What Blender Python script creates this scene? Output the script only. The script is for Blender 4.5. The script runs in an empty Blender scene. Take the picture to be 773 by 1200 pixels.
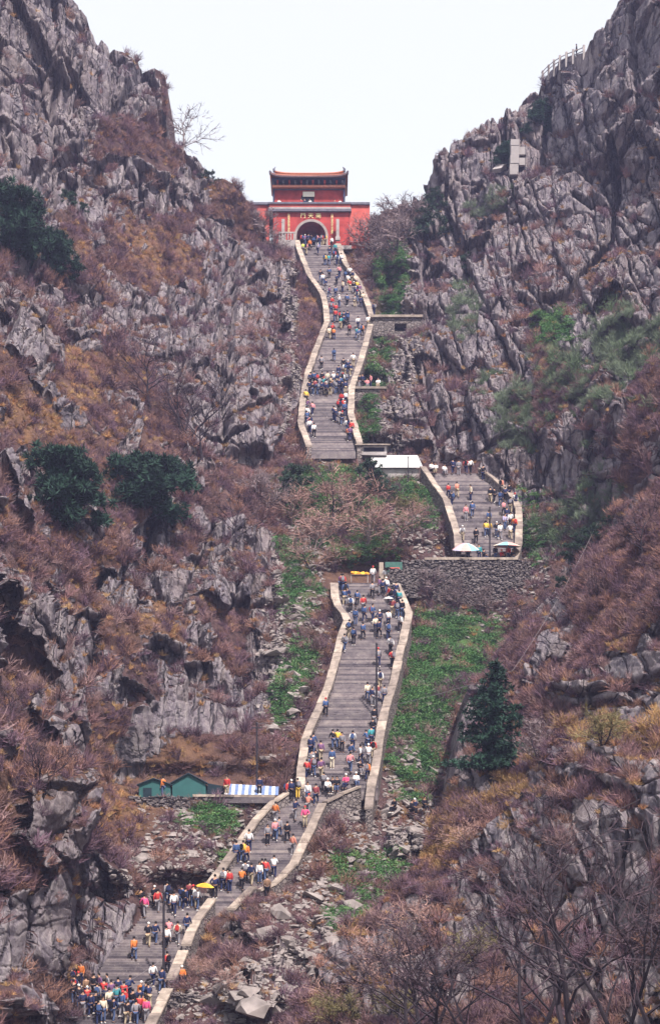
import bpy, bmesh, math, random
import numpy as np
from mathutils import Vector, Matrix, Euler, noise as mnoise

random.seed(11); rng = np.random.default_rng(11)
scene = bpy.context.scene
COL = scene.collection

# ------------------------------------------------------------------ camera
F, XC, YH = 2000.0, 386.5, 1050.0          # focal length, centre column and eye-level row, in pixels of the 773x1200 photograph
cam = bpy.data.cameras.new('camera'); camo = bpy.data.objects.new('camera', cam); COL.objects.link(camo)
cam.sensor_fit = 'VERTICAL'; cam.sensor_height = 24.0; cam.lens = 24.0 * F / 1200.0
cam.shift_y = (YH - 600.0) / 1200.0
cam.clip_start = 0.5; cam.clip_end = 6000
camo.rotation_euler = (math.pi / 2, 0, 0)
scene.camera = camo

# ------------------------------------------------------------------ sky, sun, exposure
SUN = Vector((0.34, -0.66, 1.05)).normalized()
world = bpy.data.worlds.new('World'); scene.world = world; world.use_nodes = True
wn = world.node_tree.nodes; wl = world.node_tree.links
sky = wn.new('ShaderNodeTexSky'); sky.sky_type = 'NISHITA'; sky.sun_disc = False
sky.sun_elevation = math.asin(SUN.z); sky.sun_rotation = math.atan2(SUN.x, SUN.y)
sky.air_density = 1.6; sky.dust_density = 5.0; sky.ozone_density = 2.5; sky.altitude = 1400
mx = wn.new('ShaderNodeMix'); mx.data_type = 'RGBA'; mx.inputs[0].default_value = 0.55      # a pale constant colour mixed in whitens the clear sky evenly
wl.new(sky.outputs[0], mx.inputs[6]); mx.inputs[7].default_value = (7.7, 7.3, 6.6, 1)
wl.new(mx.outputs[2], wn['Background'].inputs[0]); wn['Background'].inputs[1].default_value = 0.13
sl = bpy.data.lights.new('sun', 'SUN'); sl.energy = 5.0; sl.angle = math.radians(1.5); sl.color = (1.0, 0.905, 0.82)
so = bpy.data.objects.new('sun', sl); COL.objects.link(so); so.location = SUN * 300
so.rotation_euler = SUN.to_track_quat('Z', 'Y').to_euler()
vs = scene.view_settings
vs.view_transform = 'Standard'; vs.look = 'None'; vs.exposure = 0.66; vs.gamma = 1.0; vs.use_curve_mapping = False
scene.cycles.use_denoising = True
scene.cycles.max_bounces = 5; scene.cycles.diffuse_bounces = 3; scene.cycles.volume_bounces = 0
scene.cycles.transparent_max_bounces = 8

def W(x, y, Y):
    return Vector(((x - XC) / F * Y, Y, (YH - y) / F * Y))

# ------------------------------------------------------------------ numpy noise
def h3(i, j, k, s):
    with np.errstate(over='ignore'):
        n = (i.astype(np.uint32) * np.uint32(374761393) + j.astype(np.uint32) * np.uint32(668265263)
             + k.astype(np.uint32) * np.uint32(2147483647) + np.uint32((s * 1274126177) & 0xffffffff))
        n = (n ^ (n >> np.uint32(13))) * np.uint32(1274126177)
        n = n ^ (n >> np.uint32(16)); n = n * np.uint32(2246822519); n = n ^ (n >> np.uint32(15))
    return n.astype(np.float32) / np.float32(4294967295.0)

def vnoise(P, s=0):
    i = np.floor(P).astype(np.int64); f = (P - i).astype(np.float32); f = f * f * (3 - 2 * f)
    out = 0
    for a in (0, 1):
        wa = f[..., 0] if a else 1 - f[..., 0]
        for b in (0, 1):
            wb = f[..., 1] if b else 1 - f[..., 1]
            for c in (0, 1):
                wc = f[..., 2] if c else 1 - f[..., 2]
                out = out + wa * wb * wc * h3(i[..., 0] + a, i[..., 1] + b, i[..., 2] + c, s)
    return out

def fbm(P, oct=4, s=0):
    out = 0; amp = 0.5; tot = 0
    for o in range(oct):
        out = out + amp * vnoise(P * (2 ** o) + 17.3 * o, s + o); tot += amp; amp *= 0.5
    return out / tot

def voro(P, s=0):
    i = np.floor(P).astype(np.int64)
    sh = P.shape[:-1]
    F1 = np.full(sh, 1e9, np.float32); F2 = np.full(sh, 1e9, np.float32)
    D = np.zeros(sh + (3,), np.float32); R = np.zeros(sh + (4,), np.float32)
    for a in (-1, 0, 1):
        for b in (-1, 0, 1):
            for c in (-1, 0, 1):
                ci, cj, ck = i[..., 0] + a, i[..., 1] + b, i[..., 2] + c
                d = np.stack([(ci + h3(ci, cj, ck, s)) - P[..., 0], (cj + h3(ci, cj, ck, s + 1)) - P[..., 1],
                              (ck + h3(ci, cj, ck, s + 2)) - P[..., 2]], -1).astype(np.float32)
                dd = np.sqrt((d * d).sum(-1))
                m = dd < F1
                F2 = np.where(m, F1, np.minimum(F2, dd)); F1 = np.where(m, dd, F1)
                D[m] = d[m]
                R[m] = np.stack([h3(ci[m], cj[m], ck[m], s + 5 + q) for q in range(4)], -1)
    return F1, F2, D, R

def sstep(a, b, x):
    t = np.clip((x - a) / (b - a), 0, 1); return t * t * (3 - 2 * t)

# ------------------------------------------------------------------ stairs profile (rows of the photograph -> distance, from the climbers' height)
_sy = np.array([1330, 1200, 1100, 1000, 920, 870, 800, 715, 655, 600, 555, 520, 430, 340, 285, 230], float)
_sY = np.array([104, 117, 125.5, 134.5, 142, 147.5, 155.5, 166, 174, 181, 187, 193, 212.5, 235, 250, 268], float)
_ys = np.linspace(1330, 230, 2200)
_Ys = np.interp(-_ys, -_sy, _sY)
_k = np.ones(60) / 60; _Ys = np.convolve(np.pad(_Ys, 30, mode='edge'), _k, 'same')[30:-30]
_Zs = (YH - _ys) / F * _Ys
def Yst(y): return float(np.interp(-y, -_ys, _Ys))
def Zst_Y(Y): return float(np.interp(Y, _Ys, _Zs))
def row_of(Y, up): return YH - F * (Zst_Y(Y) + up) / Y
def Ycop(y, up):
    return float(np.interp(-y, -(YH - F * (_Zs + up) / _Ys), _Ys))

FLIGHTS = {
 'A': dict(L=[(-30, 1330), (76, 1200), (110, 1150), (142, 1100), (158, 1060), (176, 1040)], R=[(120, 1330), (183, 1200), (200, 1150), (215, 1105), (232, 1075), (262, 1040)], y=(1330, 1042)),
 'B': dict(L=[(205, 1065), (246, 1046), (270, 1010), (292, 978), (330, 940), (350, 918)], R=[(258, 1075), (300, 1052), (332, 1030), (352, 990), (376, 950), (402, 935), (425, 925)], y=(1062, 922)),
 'C': dict(L=[(350, 935), (351, 905), (356, 870), (375, 824), (394, 772), (408, 732), (404, 718), (392, 706), (388, 680)], R=[(440, 945), (441, 905), (444, 860), (458, 800), (467, 755), (478, 716), (468, 700), (462, 678)], y=(928, 680)),
 'D': dict(L=[(538, 665), (536, 640), (526, 605), (513, 580), (492, 552)], R=[(606, 665), (604, 640), (602, 606), (592, 582), (565, 552)], y=(653, 552)),
 'E': dict(L=[(364, 535), (352, 498), (352, 470), (366, 432), (379, 390), (386, 376), (376, 346), (357, 312), (348, 286)], R=[(416, 535), (409, 500), (411, 460), (419, 432), (431, 390), (437, 370), (434, 354), (416, 325), (401, 300), (396, 286)], y=(530, 286)),
}
def edge(pl, y):
    a = sorted(pl, key=lambda t: t[1]); return float(np.interp(y, [t[1] for t in a], [t[0] for t in a]))
def edge_np(pl, y):
    a = sorted(pl, key=lambda t: t[1]); return np.interp(y, [t[1] for t in a], [t[0] for t in a])

# ------------------------------------------------------------------ materials
MATS = {}
def new_mat(name):
    m = bpy.data.materials.new(name); m.use_nodes = True
    nt = m.node_tree; b = nt.nodes['Principled BSDF']; b.inputs['Roughness'].default_value = 0.85
    b.inputs['Specular IOR Level'].default_value = 0.25
    MATS[name] = m
    return m, nt, b
def ramp(nt, fac, stops):
    r = nt.nodes.new('ShaderNodeValToRGB'); e = r.color_ramp.elements
    while len(e) < len(stops): e.new(0.5)
    for q, (p, c) in enumerate(stops): e[q].position = p; e[q].color = (*c, 1)
    nt.links.new(fac, r.inputs[0]); return r.outputs[0]
def noise_tex(nt, vec, scale, detail=6, rough=0.6, dist=0.0):
    n = nt.nodes.new('ShaderNodeTexNoise'); n.inputs['Scale'].default_value = scale; n.inputs['Detail'].default_value = detail
    n.inputs['Roughness'].default_value = rough; n.inputs['Distortion'].default_value = dist
    if vec is not None: nt.links.new(vec, n.inputs['Vector'])
    return n.outputs['Fac']
def mixc(nt, fac, a, b, mode='MIX'):
    m = nt.nodes.new('ShaderNodeMix'); m.data_type = 'RGBA'; m.blend_type = mode
    for sock, v in ((m.inputs[0], fac), (m.inputs[6], a), (m.inputs[7], b)):
        if hasattr(v, 'links'): nt.links.new(v, sock)
        elif isinstance(v, (int, float)): sock.default_value = v
        else: sock.default_value = (*v, 1)
    return m.outputs[2]
def math_n(nt, op, a, b=0.0):
    m = nt.nodes.new('ShaderNodeMath'); m.operation = op
    for s, v in ((m.inputs[0], a), (m.inputs[1], b)):
        if hasattr(v, 'links'): nt.links.new(v, s)
        else: s.default_value = v
    return m.outputs[0]
def objcoord(nt, scale=(1, 1, 1), kind='Object'):
    t = nt.nodes.new('ShaderNodeTexCoord'); mp = nt.nodes.new('ShaderNodeMapping'); mp.inputs['Scale'].default_value = scale
    nt.links.new(t.outputs[kind], mp.inputs[0]); return mp.outputs[0]
def bump(nt, b, h, strength=0.5, dist=0.1):
    n = nt.nodes.new('ShaderNodeBump'); n.inputs['Strength'].default_value = strength; n.inputs['Distance'].default_value = dist
    nt.links.new(h, n.inputs['Height']); nt.links.new(n.outputs[0], b.inputs['Normal'])

def plain(name, c, rough=0.8, var=0.25, scale=3.0, metal=0.0, spec=0.25):
    m, nt, b = new_mat(name)
    v = objcoord(nt); n = noise_tex(nt, v, scale, 5)
    lo = tuple(x * (1 - var) for x in c); hi = tuple(min(1, x * (1 + var)) for x in c)
    nt.links.new(ramp(nt, n, [(0.3, lo), (0.7, hi)]), b.inputs['Base Color'])
    b.inputs['Roughness'].default_value = rough; b.inputs['Metallic'].default_value = metal
    b.inputs['Specular IOR Level'].default_value = spec
    return m

def mat_terrain():
    m, nt, b = new_mat('rock_and_soil')
    at = nt.nodes.new('ShaderNodeAttribute'); at.attribute_name = 'mask'
    sep = nt.nodes.new('ShaderNodeSeparateColor'); nt.links.new(at.outputs['Color'], sep.inputs[0])
    geo = nt.nodes.new('ShaderNodeNewGeometry')
    def mp(s):
        q = nt.nodes.new('ShaderNodeMapping'); q.inputs['Scale'].default_value = s; nt.links.new(geo.outputs['Position'], q.inputs[0]); return q.outputs[0]
    streak = noise_tex(nt, mp((1.5, .4, 0.30)), 1.0, 9, 0.72, 0.2)
    big = noise_tex(nt, mp((1, 1, 1)), 0.13, 4)
    fine = noise_tex(nt, mp((1, 1, 0.6)), 2.6, 8, 0.7)
    rock = ramp(nt, streak, [(0.28, (0.060, 0.050, 0.072)), (0.44, (0.165, 0.140, 0.170)), (0.57, (0.265, 0.232, 0.252)), (0.72, (0.42, 0.372, 0.37))])
    rock = mixc(nt, ramp(nt, big, [(0.42, (0, 0, 0)), (0.66, (1, 1, 1))]), rock, mixc(nt, 0.5, rock, (0.17, 0.125, 0.115)))
    rock = mixc(nt, math_n(nt, 'MULTIPLY', ramp(nt, fine, [(0.5, (0, 0, 0)), (0.72, (1, 1, 1))]), 0.55), rock, (0.44, 0.40, 0.39))
    rock = mixc(nt, math_n(nt, 'MULTIPLY', ramp(nt, fine, [(0.28, (1, 1, 1)), (0.42, (0, 0, 0))]), 0.7), rock, (0.035, 0.028, 0.042))
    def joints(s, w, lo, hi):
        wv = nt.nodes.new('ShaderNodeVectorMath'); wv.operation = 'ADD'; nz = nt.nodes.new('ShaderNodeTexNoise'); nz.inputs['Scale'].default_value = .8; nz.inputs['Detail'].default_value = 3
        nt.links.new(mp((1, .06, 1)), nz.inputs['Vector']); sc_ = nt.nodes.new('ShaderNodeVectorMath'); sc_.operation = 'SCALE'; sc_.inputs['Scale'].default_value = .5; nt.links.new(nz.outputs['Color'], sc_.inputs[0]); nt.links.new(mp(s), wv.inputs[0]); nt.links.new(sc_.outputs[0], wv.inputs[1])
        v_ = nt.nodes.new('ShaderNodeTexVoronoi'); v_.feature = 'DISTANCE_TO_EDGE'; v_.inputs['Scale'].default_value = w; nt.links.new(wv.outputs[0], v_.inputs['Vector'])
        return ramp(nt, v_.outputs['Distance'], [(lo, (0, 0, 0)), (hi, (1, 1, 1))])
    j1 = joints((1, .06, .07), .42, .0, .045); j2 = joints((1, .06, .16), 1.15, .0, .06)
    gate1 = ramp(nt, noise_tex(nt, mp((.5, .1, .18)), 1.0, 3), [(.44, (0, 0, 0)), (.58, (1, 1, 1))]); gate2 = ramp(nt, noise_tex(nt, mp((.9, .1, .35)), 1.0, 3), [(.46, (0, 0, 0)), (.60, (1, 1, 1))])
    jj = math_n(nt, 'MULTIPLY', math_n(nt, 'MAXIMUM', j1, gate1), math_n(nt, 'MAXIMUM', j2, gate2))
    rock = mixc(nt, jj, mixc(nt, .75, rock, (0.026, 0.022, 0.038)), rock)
    sn = noise_tex(nt, mp((1, 1, 1)), 0.9, 7, 0.7)
    soil = ramp(nt, sn, [(0.3, (0.045, 0.026, 0.032)), (0.5, (0.085, 0.048, 0.050)), (0.7, (0.135, 0.082, 0.072))])
    orange = ramp(nt, sn, [(0.3, (0.085, 0.045, 0.035)), (0.6, (0.19, 0.105, 0.06))])
    green = ramp(nt, noise_tex(nt, mp((1, 1, 1)), 1.6, 8, 0.7), [(0.36, (0.16, 0.12, 0.10)), (0.47, (0.055, 0.085, 0.032)), (0.66, (0.075, 0.155, 0.045))])
    c = mixc(nt, sep.outputs[2], soil, orange)
    c = mixc(nt, sep.outputs[1], c, green)
    # ragged edge between rock and soil
    e = math_n(nt, 'ADD', sep.outputs[0], math_n(nt, 'MULTIPLY', math_n(nt, 'SUBTRACT', fine, 0.5), 0.9))
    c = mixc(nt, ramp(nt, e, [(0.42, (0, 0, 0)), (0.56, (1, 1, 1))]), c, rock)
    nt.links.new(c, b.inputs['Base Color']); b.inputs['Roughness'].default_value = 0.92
    hh = math_n(nt, 'ADD', fine, math_n(nt, 'MULTIPLY', streak, 1.2))
    bump(nt, b, math_n(nt, 'ADD', hh, math_n(nt, 'MULTIPLY', math_n(nt, 'MULTIPLY', jj, sep.outputs[0]), 1.6)), 0.9, 0.40)
    return m

def mat_masonry(name, cell=2.4, base=(0.30, 0.265, 0.26), dark=(0.07, 0.058, 0.065)):
    m, nt, b = new_mat(name)
    geo = nt.nodes.new('ShaderNodeNewGeometry'); q = nt.nodes.new('ShaderNodeMapping'); q.inputs['Scale'].default_value = (1, 1, 1.6)
    nt.links.new(geo.outputs['Position'], q.inputs[0])
    v = nt.nodes.new('ShaderNodeTexVoronoi'); v.inputs['Scale'].default_value = cell; nt.links.new(q.outputs[0], v.inputs['Vector'])
    v2 = nt.nodes.new('ShaderNodeTexVoronoi'); v2.feature = 'DISTANCE_TO_EDGE'; v2.inputs['Scale'].default_value = cell; nt.links.new(q.outputs[0], v2.inputs['Vector'])
    sp = nt.nodes.new('ShaderNodeSeparateColor'); nt.links.new(v.outputs['Color'], sp.inputs[0])
    c = ramp(nt, sp.outputs[0], [(0.0, tuple(x * 0.5 for x in base)), (0.5, base), (1.0, tuple(min(1, x * 1.55) for x in base))])
    n = noise_tex(nt, geo.outputs['Position'], 4, 6, 0.7)
    c = mixc(nt, 0.5, c, mixc(nt, n, tuple(x * .6 for x in base), tuple(x * 1.25 for x in base)))
    ed = ramp(nt, v2.outputs['Distance'], [(0.02, (0, 0, 0)), (0.10, (1, 1, 1))])
    c = mixc(nt, ed, dark, c); nt.links.new(c, b.inputs['Base Color'])
    bump(nt, b, math_n(nt, 'ADD', ed, n), 0.8, 0.12)
    return m

def mat_instcol(name, rough=0.9, trans=0.0):
    m, nt, b = new_mat(name)
    at = nt.nodes.new('ShaderNodeAttribute'); at.attribute_type = 'INSTANCER'; at.attribute_name = 'col'
    oi = nt.nodes.new('ShaderNodeObjectInfo')
    v = objcoord(nt); n = noise_tex(nt, v, 4.0, 3)
    c = mixc(nt, math_n(nt, 'MULTIPLY', n, 0.9), at.outputs['Color'], mixc(nt, 1.0, at.outputs['Color'], (0.45, 0.42, 0.46), 'MULTIPLY'))
    nt.links.new(c, b.inputs['Base Color']); b.inputs['Roughness'].default_value = rough; b.inputs['Specular IOR Level'].default_value = 0.1
    return m

def mat_step():
    m, nt, b = new_mat('worn_step_stone')
    geo = nt.nodes.new('ShaderNodeNewGeometry'); oi = nt.nodes.new('ShaderNodeObjectInfo')
    n = noise_tex(nt, geo.outputs['Position'], 1.3, 8, 0.7); n2 = noise_tex(nt, geo.outputs['Position'], 7, 4)
    c = ramp(nt, n, [(0.3, (0.085, 0.072, 0.088)), (0.5, (0.165, 0.142, 0.155)), (0.72, (0.25, 0.22, 0.215))])
    r = ramp(nt, oi.outputs['Random'], [(0, (0.50, 0.49, 0.54)), (.5, (.95, .95, .95)), (1, (1.45, 1.42, 1.34))])
    c = mixc(nt, 1.0, c, r, 'MULTIPLY')
    c = mixc(nt, ramp(nt, n2, [(0.62, (0, 0, 0)), (0.72, (0.6, 0.6, 0.6))]), c, (0.42, 0.38, 0.36))
    nt.links.new(c, b.inputs['Base Color']); bump(nt, b, n2, 0.4, 0.05)
    return m

TERR = mat_terrain()
STEP = mat_step()
MASON = mat_masonry('rubble_masonry', 2.4, (0.21, 0.18, 0.175), (0.06, 0.05, 0.055))
COPE = plain('coping_stone', (0.31, 0.262, 0.23), 0.85, 0.42, 1.6)
_nt = COPE.node_tree; _b = _nt.nodes['Principled BSDF']; _src = _b.inputs['Base Color'].links[0].from_socket; _oi = _nt.nodes.new('ShaderNodeObjectInfo')
_nt.links.new(mixc(_nt, 1.0, _src, ramp(_nt, _oi.outputs['Random'], [(0, (.58, .56, .58)), (1, (1.18, 1.16, 1.12))]), 'MULTIPLY'), _b.inputs['Base Color'])
SCRUB = mat_instcol('scrub_twigs')
ROCKM = plain('loose_rock', (0.235, 0.205, 0.20), 0.9, 0.45, 1.2)

# ------------------------------------------------------------------ mesh helpers
def mesh_obj(name, verts, faces, mat=None, parent=None, smooth=False, link=True):
    me = bpy.data.meshes.new(name); me.from_pydata([tuple(v) for v in verts], [], faces); me.update()
    o = bpy.data.objects.new(name, me)
    if mat: me.materials.append(mat)
    if smooth: me.polygons.foreach_set('use_smooth', [True] * len(me.polygons))
    if link: COL.objects.link(o)
    if parent: o.parent = parent
    return o
def empty(name, loc=(0, 0, 0), label=None, cat=None, group=None, kind=None):
    o = bpy.data.objects.new(name, None); o.location = loc; COL.objects.link(o); o.empty_display_size = 0.3
    tag(o, label, cat, group, kind); return o
def tag(o, label=None, cat=None, group=None, kind=None):
    for k, v in (('label', label), ('category', cat), ('group', group), ('kind', kind)):
        if v: o[k] = v
    return o
class MB:
    def __init__(s): s.v = []; s.f = []
    def box(s, x0, x1, y0, y1, z0, z1):
        n = len(s.v); s.v += [(x0, y0, z0), (x1, y0, z0), (x1, y1, z0), (x0, y1, z0), (x0, y0, z1), (x1, y0, z1), (x1, y1, z1), (x0, y1, z1)]
        s.f += [tuple(n + i for i in q) for q in ((3, 2, 1, 0), (4, 5, 6, 7), (0, 1, 5, 4), (1, 2, 6, 5), (2, 3, 7, 6), (3, 0, 4, 7))]; return s
    def hexa(s, p):
        n = len(s.v); s.v += [tuple(q) for q in p]
        s.f += [tuple(n + i for i in q) for q in ((3, 2, 1, 0), (4, 5, 6, 7), (0, 1, 5, 4), (1, 2, 6, 5), (2, 3, 7, 6), (3, 0, 4, 7))]; return s
    def tube(s, pts, rad, sides=5, cap=True):
        pts = [Vector(p) for p in pts]; n0 = len(s.v); k = len(pts)
        for i, p in enumerate(pts):
            d = (pts[min(i + 1, k - 1)] - pts[max(i - 1, 0)]); d = d.normalized() if d.length > 1e-9 else Vector((0, 0, 1))
            a = d.cross(Vector((0, 0, 1)) if abs(d.z) < .9 else Vector((1, 0, 0))).normalized(); b = d.cross(a)
            r = rad[i] if hasattr(rad, '__len__') else rad
            for q in range(sides):
                t = 2 * math.pi * q / sides; s.v.append(tuple(p + a * (r * math.cos(t)) + b * (r * math.sin(t))))
        for i in range(k - 1):
            for q in range(sides):
                q2 = (q + 1) % sides
                s.f.append((n0 + i * sides + q, n0 + i * sides + q2, n0 + (i + 1) * sides + q2, n0 + (i + 1) * sides + q))
        if cap:
            s.f.append(tuple(n0 + q for q in range(sides))[::-1]); s.f.append(tuple(n0 + (k - 1) * sides + q for q in range(sides)))
        return s
    def build(s, name, mat, parent=None, smooth=False, link=True): return mesh_obj(name, s.v, s.f, mat, parent, smooth, link)


# ------------------------------------------------------------------ terrain
def rbf(ctrl):
    c = np.array(ctrl, float); p = c[:, :2] / 300.0; v = np.log(c[:, 2]); n = len(p)
    d = np.sqrt(((p[:, None] - p[None]) ** 2).sum(-1)); K = d + np.eye(n) * 0.01
    A = np.zeros((n + 3, n + 3)); A[:n, :n] = K; A[:n, n] = 1; A[:n, n + 1:] = p; A[n, :n] = 1; A[n + 1:, :n] = p.T
    w = np.linalg.solve(A, np.concatenate([v, np.zeros(3)]))
    gx = np.arange(-260, 1060, 12.0); gy = np.arange(-420, 1520, 12.0)
    Q = np.stack(np.meshgrid(gx, gy), -1).reshape(-1, 2) / 300.0
    D = np.sqrt(((Q[:, None] - p[None]) ** 2).sum(-1))
    g = np.exp(D @ w[:n] + w[n] + Q @ w[n + 1:]).reshape(len(gy), len(gx))
    def f(x, y):
        u = np.clip((np.asarray(x, float) - gx[0]) / 12.0, 0, len(gx) - 1.001); t = np.clip((np.asarray(y, float) - gy[0]) / 12.0, 0, len(gy) - 1.001)
        i = u.astype(int); j = t.astype(int); a = u - i; b = t - j
        return (g[j, i] * (1 - a) + g[j, i + 1] * a) * (1 - b) + (g[j + 1, i] * (1 - a) + g[j + 1, i + 1] * a) * b
    return f

SKYL = [(-260, -330), (-60, -150), (0, -85), (60, -35), (88, 2), (101, 20), (120, 45), (135, 60), (152, 70), (170, 75), (182, 78), (190, 84), (195, 90), (197, 130), (199, 163), (214, 172), (232, 183), (248, 200),
        (258, 208), (272, 222), (284, 234), (296, 246), (305, 262), (313, 283), (322, 288), (412, 288), (424, 276), (436, 262), (452, 250), (470, 246), (488, 246), (497, 232), (503, 214), (512, 200), (522, 186), (534, 176), (548, 166),
        (556, 152), (572, 140), (590, 127), (606, 112), (618, 98), (630, 92), (642, 84), (655, 73), (670, 66), (686, 62), (697, 50), (708, 44), (716, 36), (719, 22), (727, 2), (760, -40), (810, -110), (930, -230), (1060, -330)]
CT = [(0, 1200, 98), (0, 1350, 88), (-150, 1200, 84), (-150, 900, 88), (-150, 600, 104), (-150, 250, 150), (-150, -100, 170),
      (85, 1110, 119), (62, 1188, 118.2), (100, 1150, 121.5), (38, 1235, 112), (60, 1000, 116), (0, 1000, 108), (120, 960, 129.5), (220, 990, 134), (150, 1050, 126), (0, 800, 122), (100, 800, 134), (200, 800, 146), (260, 820, 151), (315, 800, 157), (330, 700, 167),
      (230, 900, 144), (150, 905, 142.5), (170, 930, 139.8), (60, 900, 121), (230, 940, 139.5), (290, 940, 140.5), (0, 650, 130), (120, 650, 147), (220, 640, 160), (290, 640, 171), (0, 500, 142), (100, 500, 158), (200, 500, 176), (290, 500, 190), (335, 500, 197),
      (0, 380, 158), (120, 380, 182), (220, 380, 203), (300, 380, 215), (345, 380, 224), (0, 250, 178), (80, 250, 196), (150, 250, 213), (230, 250, 230), (285, 260, 243), (320, 320, 238),
      (0, 100, 190), (100, 100, 211), (190, 120, 230), (215, 190, 234), (100, 20, 217), (0, 0, 196), (0, -100, 200), (-150, -250, 180),
      (440, 330, 238), (460, 300, 244), (470, 250, 258), (430, 268, 258), (450, 430, 214), (460, 500, 200), (470, 545, 190), (540, 540, 189), (520, 520, 190), (600, 540, 186), (625, 600, 180), (640, 500, 183), (700, 500, 172), (773, 500, 158),
      (500, 400, 215), (580, 400, 204), (640, 400, 194), (773, 400, 172), (540, 300, 232), (640, 300, 214), (773, 300, 188), (510, 220, 250), (560, 190, 246), (640, 180, 234), (773, 180, 202), (640, 90, 243), (720, 20, 228), (773, 0, 213), (773, -100, 220), (930, 300, 160), (930, 0, 185), (930, 600, 130),
      (440, 560, 187), (400, 570, 185), (330, 560, 187), (330, 620, 178), (420, 640, 176), (480, 640, 176), (370, 660, 173), (360, 760, 161), (340, 850, 150), (330, 900, 145),
      (500, 720, 171), (560, 720, 172), (620, 700, 172), (630, 640, 177), (500, 800, 158), (550, 800, 161), (490, 880, 150), (530, 880, 152), (470, 940, 142.5), (530, 950, 146), (430, 990, 137), (480, 1010, 137), (380, 1030, 133), (330, 1080, 127.5), (420, 1080, 129), (290, 1130, 121.5), (340, 1150, 119), (260, 1200, 115), (340, 1200, 114), (300, 1350, 104),
      (640, 800, 166), (773, 760, 165), (640, 1000, 146), (773, 1000, 140), (600, 1200, 118), (900, 900, 140), (900, 1300, 110)]
for fl in FLIGHTS.values():
    y1, y0 = fl['y']
    for y in np.linspace(y0, y1, max(3, int((y1 - y0) / 35))):
        CT.append(((edge(fl['L'], y) + edge(fl['R'], y)) / 2, y, Yst(y) + 0.8))
DEPTH = rbf(CT)

SPUR_SKY = [(300, 1290), (330, 1215), (352, 1178), (375, 1140), (402, 1108), (440, 1075), (470, 1040), (490, 1010), (505, 980), (518, 955), (532, 915), (538, 880), (543, 845), (556, 812), (576, 785), (592, 755), (605, 735), (622, 712), (645, 690), (670, 660), (692, 640), (722, 600), (773, 562), (830, 525), (1060, 440)]
CS = [(300, 1290, 92), (330, 1215, 98), (402, 1108, 106), (480, 1030, 114), (518, 955, 122), (543, 845, 140), (576, 785, 146), (605, 735, 151), (645, 690, 155), (692, 640, 152), (722, 600, 147), (773, 562, 138), (940, 480, 112),
      (773, 640, 124), (773, 700, 115), (773, 800, 102), (700, 700, 136), (700, 800, 116), (640, 780, 134), (620, 850, 130), (560, 900, 127), (560, 950, 116), (640, 920, 112), (700, 900, 101), (773, 900, 90), (600, 1000, 103), (520, 1040, 110), (773, 1000, 87), (700, 1000, 93), (600, 1100, 96), (500, 1100, 100), (430, 1120, 103), (773, 1100, 83), (430, 1200, 95), (520, 1200, 91), (600, 1200, 88), (700, 1200, 83), (773, 1200, 78), (700, 1100, 88), (940, 1300, 58), (940, 900, 76), (600, 1380, 68), (300, 1380, 86)]
DEPTH_S = rbf(CS)

# outcrops: (cx, cy, rx, ry, angle deg, weight) in photograph pixels, only used to say where bare rock shows on the slope
ROCK_MAIN = [(50, 60, 70, 95, -30, 1), (140, 105, 62, 42, 20, 1), (15, 150, 30, 90, 0, .8), (40, 225, 55, 38, 10, .8), (85, 160, 30, 40, 0, .6), (150, 205, 45, 22, 15, .55), (195, 225, 40, 25, 30, .6), (252, 276, 24, 20, 0, 1), (235, 200, 22, 30, 30, .5),
             (300, 350, 54, 66, 0, 1.15), (305, 440, 48, 95, 0, 1.15), (262, 400, 70, 90, 0, 1.05), (230, 390, 62, 62, 0, .9), (270, 480, 50, 50, 0, .9), (170, 380, 40, 30, 0, .7), (25, 350, 26, 42, 0, .95), (110, 385, 38, 26, 0, .8), (45, 415, 30, 20, 0, .5), (30, 565, 24, 48, 0, .85), (150, 500, 12, 34, 0, .9), (265, 525, 35, 22, 0, .7),
             (186, 655, 30, 38, 0, 1), (135, 690, 14, 24, 0, .9), (140, 705, 14, 20, 0, .8), (285, 660, 50, 42, 0, .95), (308, 750, 24, 100, -4, 1), (245, 680, 40, 32, 0, .7), (95, 765, 24, 40, 0, .95), (150, 815, 28, 18, 20, .95), (125, 790, 24, 26, 0, .9), (190, 770, 36, 24, 30, .5), (250, 820, 60, 45, 20, .75), (205, 700, 24, 26, 0, .6), (60, 820, 28, 18, 0, .5), (20, 740, 18, 20, 0, .6), (60, 690, 24, 16, 0, .5), (330, 300, 25, 30, 0, .8),
             (45, 960, 40, 62, 20, .9), (100, 1060, 60, 48, 30, .85), (120, 1100, 30, 60, 0, .9), (15, 1110, 50, 70, 0, .8), (60, 900, 30, 20, 0, .5),
             (600, 170, 105, 55, -38, .85), (720, 70, 70, 70, -40, 1), (690, 170, 90, 75, 0, .95), (560, 240, 70, 45, -10, .75), (690, 270, 90, 55, 0, .95), (600, 300, 80, 55, 0, .9), (560, 360, 75, 60, 0, .9), (480, 330, 45, 55, 0, .9), (490, 420, 55, 70, 0, 1), (490, 500, 60, 60, 0, 1), (550, 490, 45, 60, 0, .95), (640, 340, 50, 50, 0, .85), (590, 430, 40, 38, 0, .7), (610, 560, 45, 50, 30, .85), (660, 570, 35, 30, -30, .7), (690, 400, 45, 25, -30, .5), (690, 480, 50, 26, -35, .55), (745, 320, 35, 40, 0, .8), (760, 210, 40, 60, 0, 1),
             (305, 1115, 45, 24, 20, .9), (350, 1140, 40, 24, 10, .85), (300, 1160, 40, 20, 0, .8), (400, 1075, 40, 18, -20, .6), (470, 990, 30, 16, 0, .5), (360, 1060, 30, 12, 0, .5)]
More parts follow.
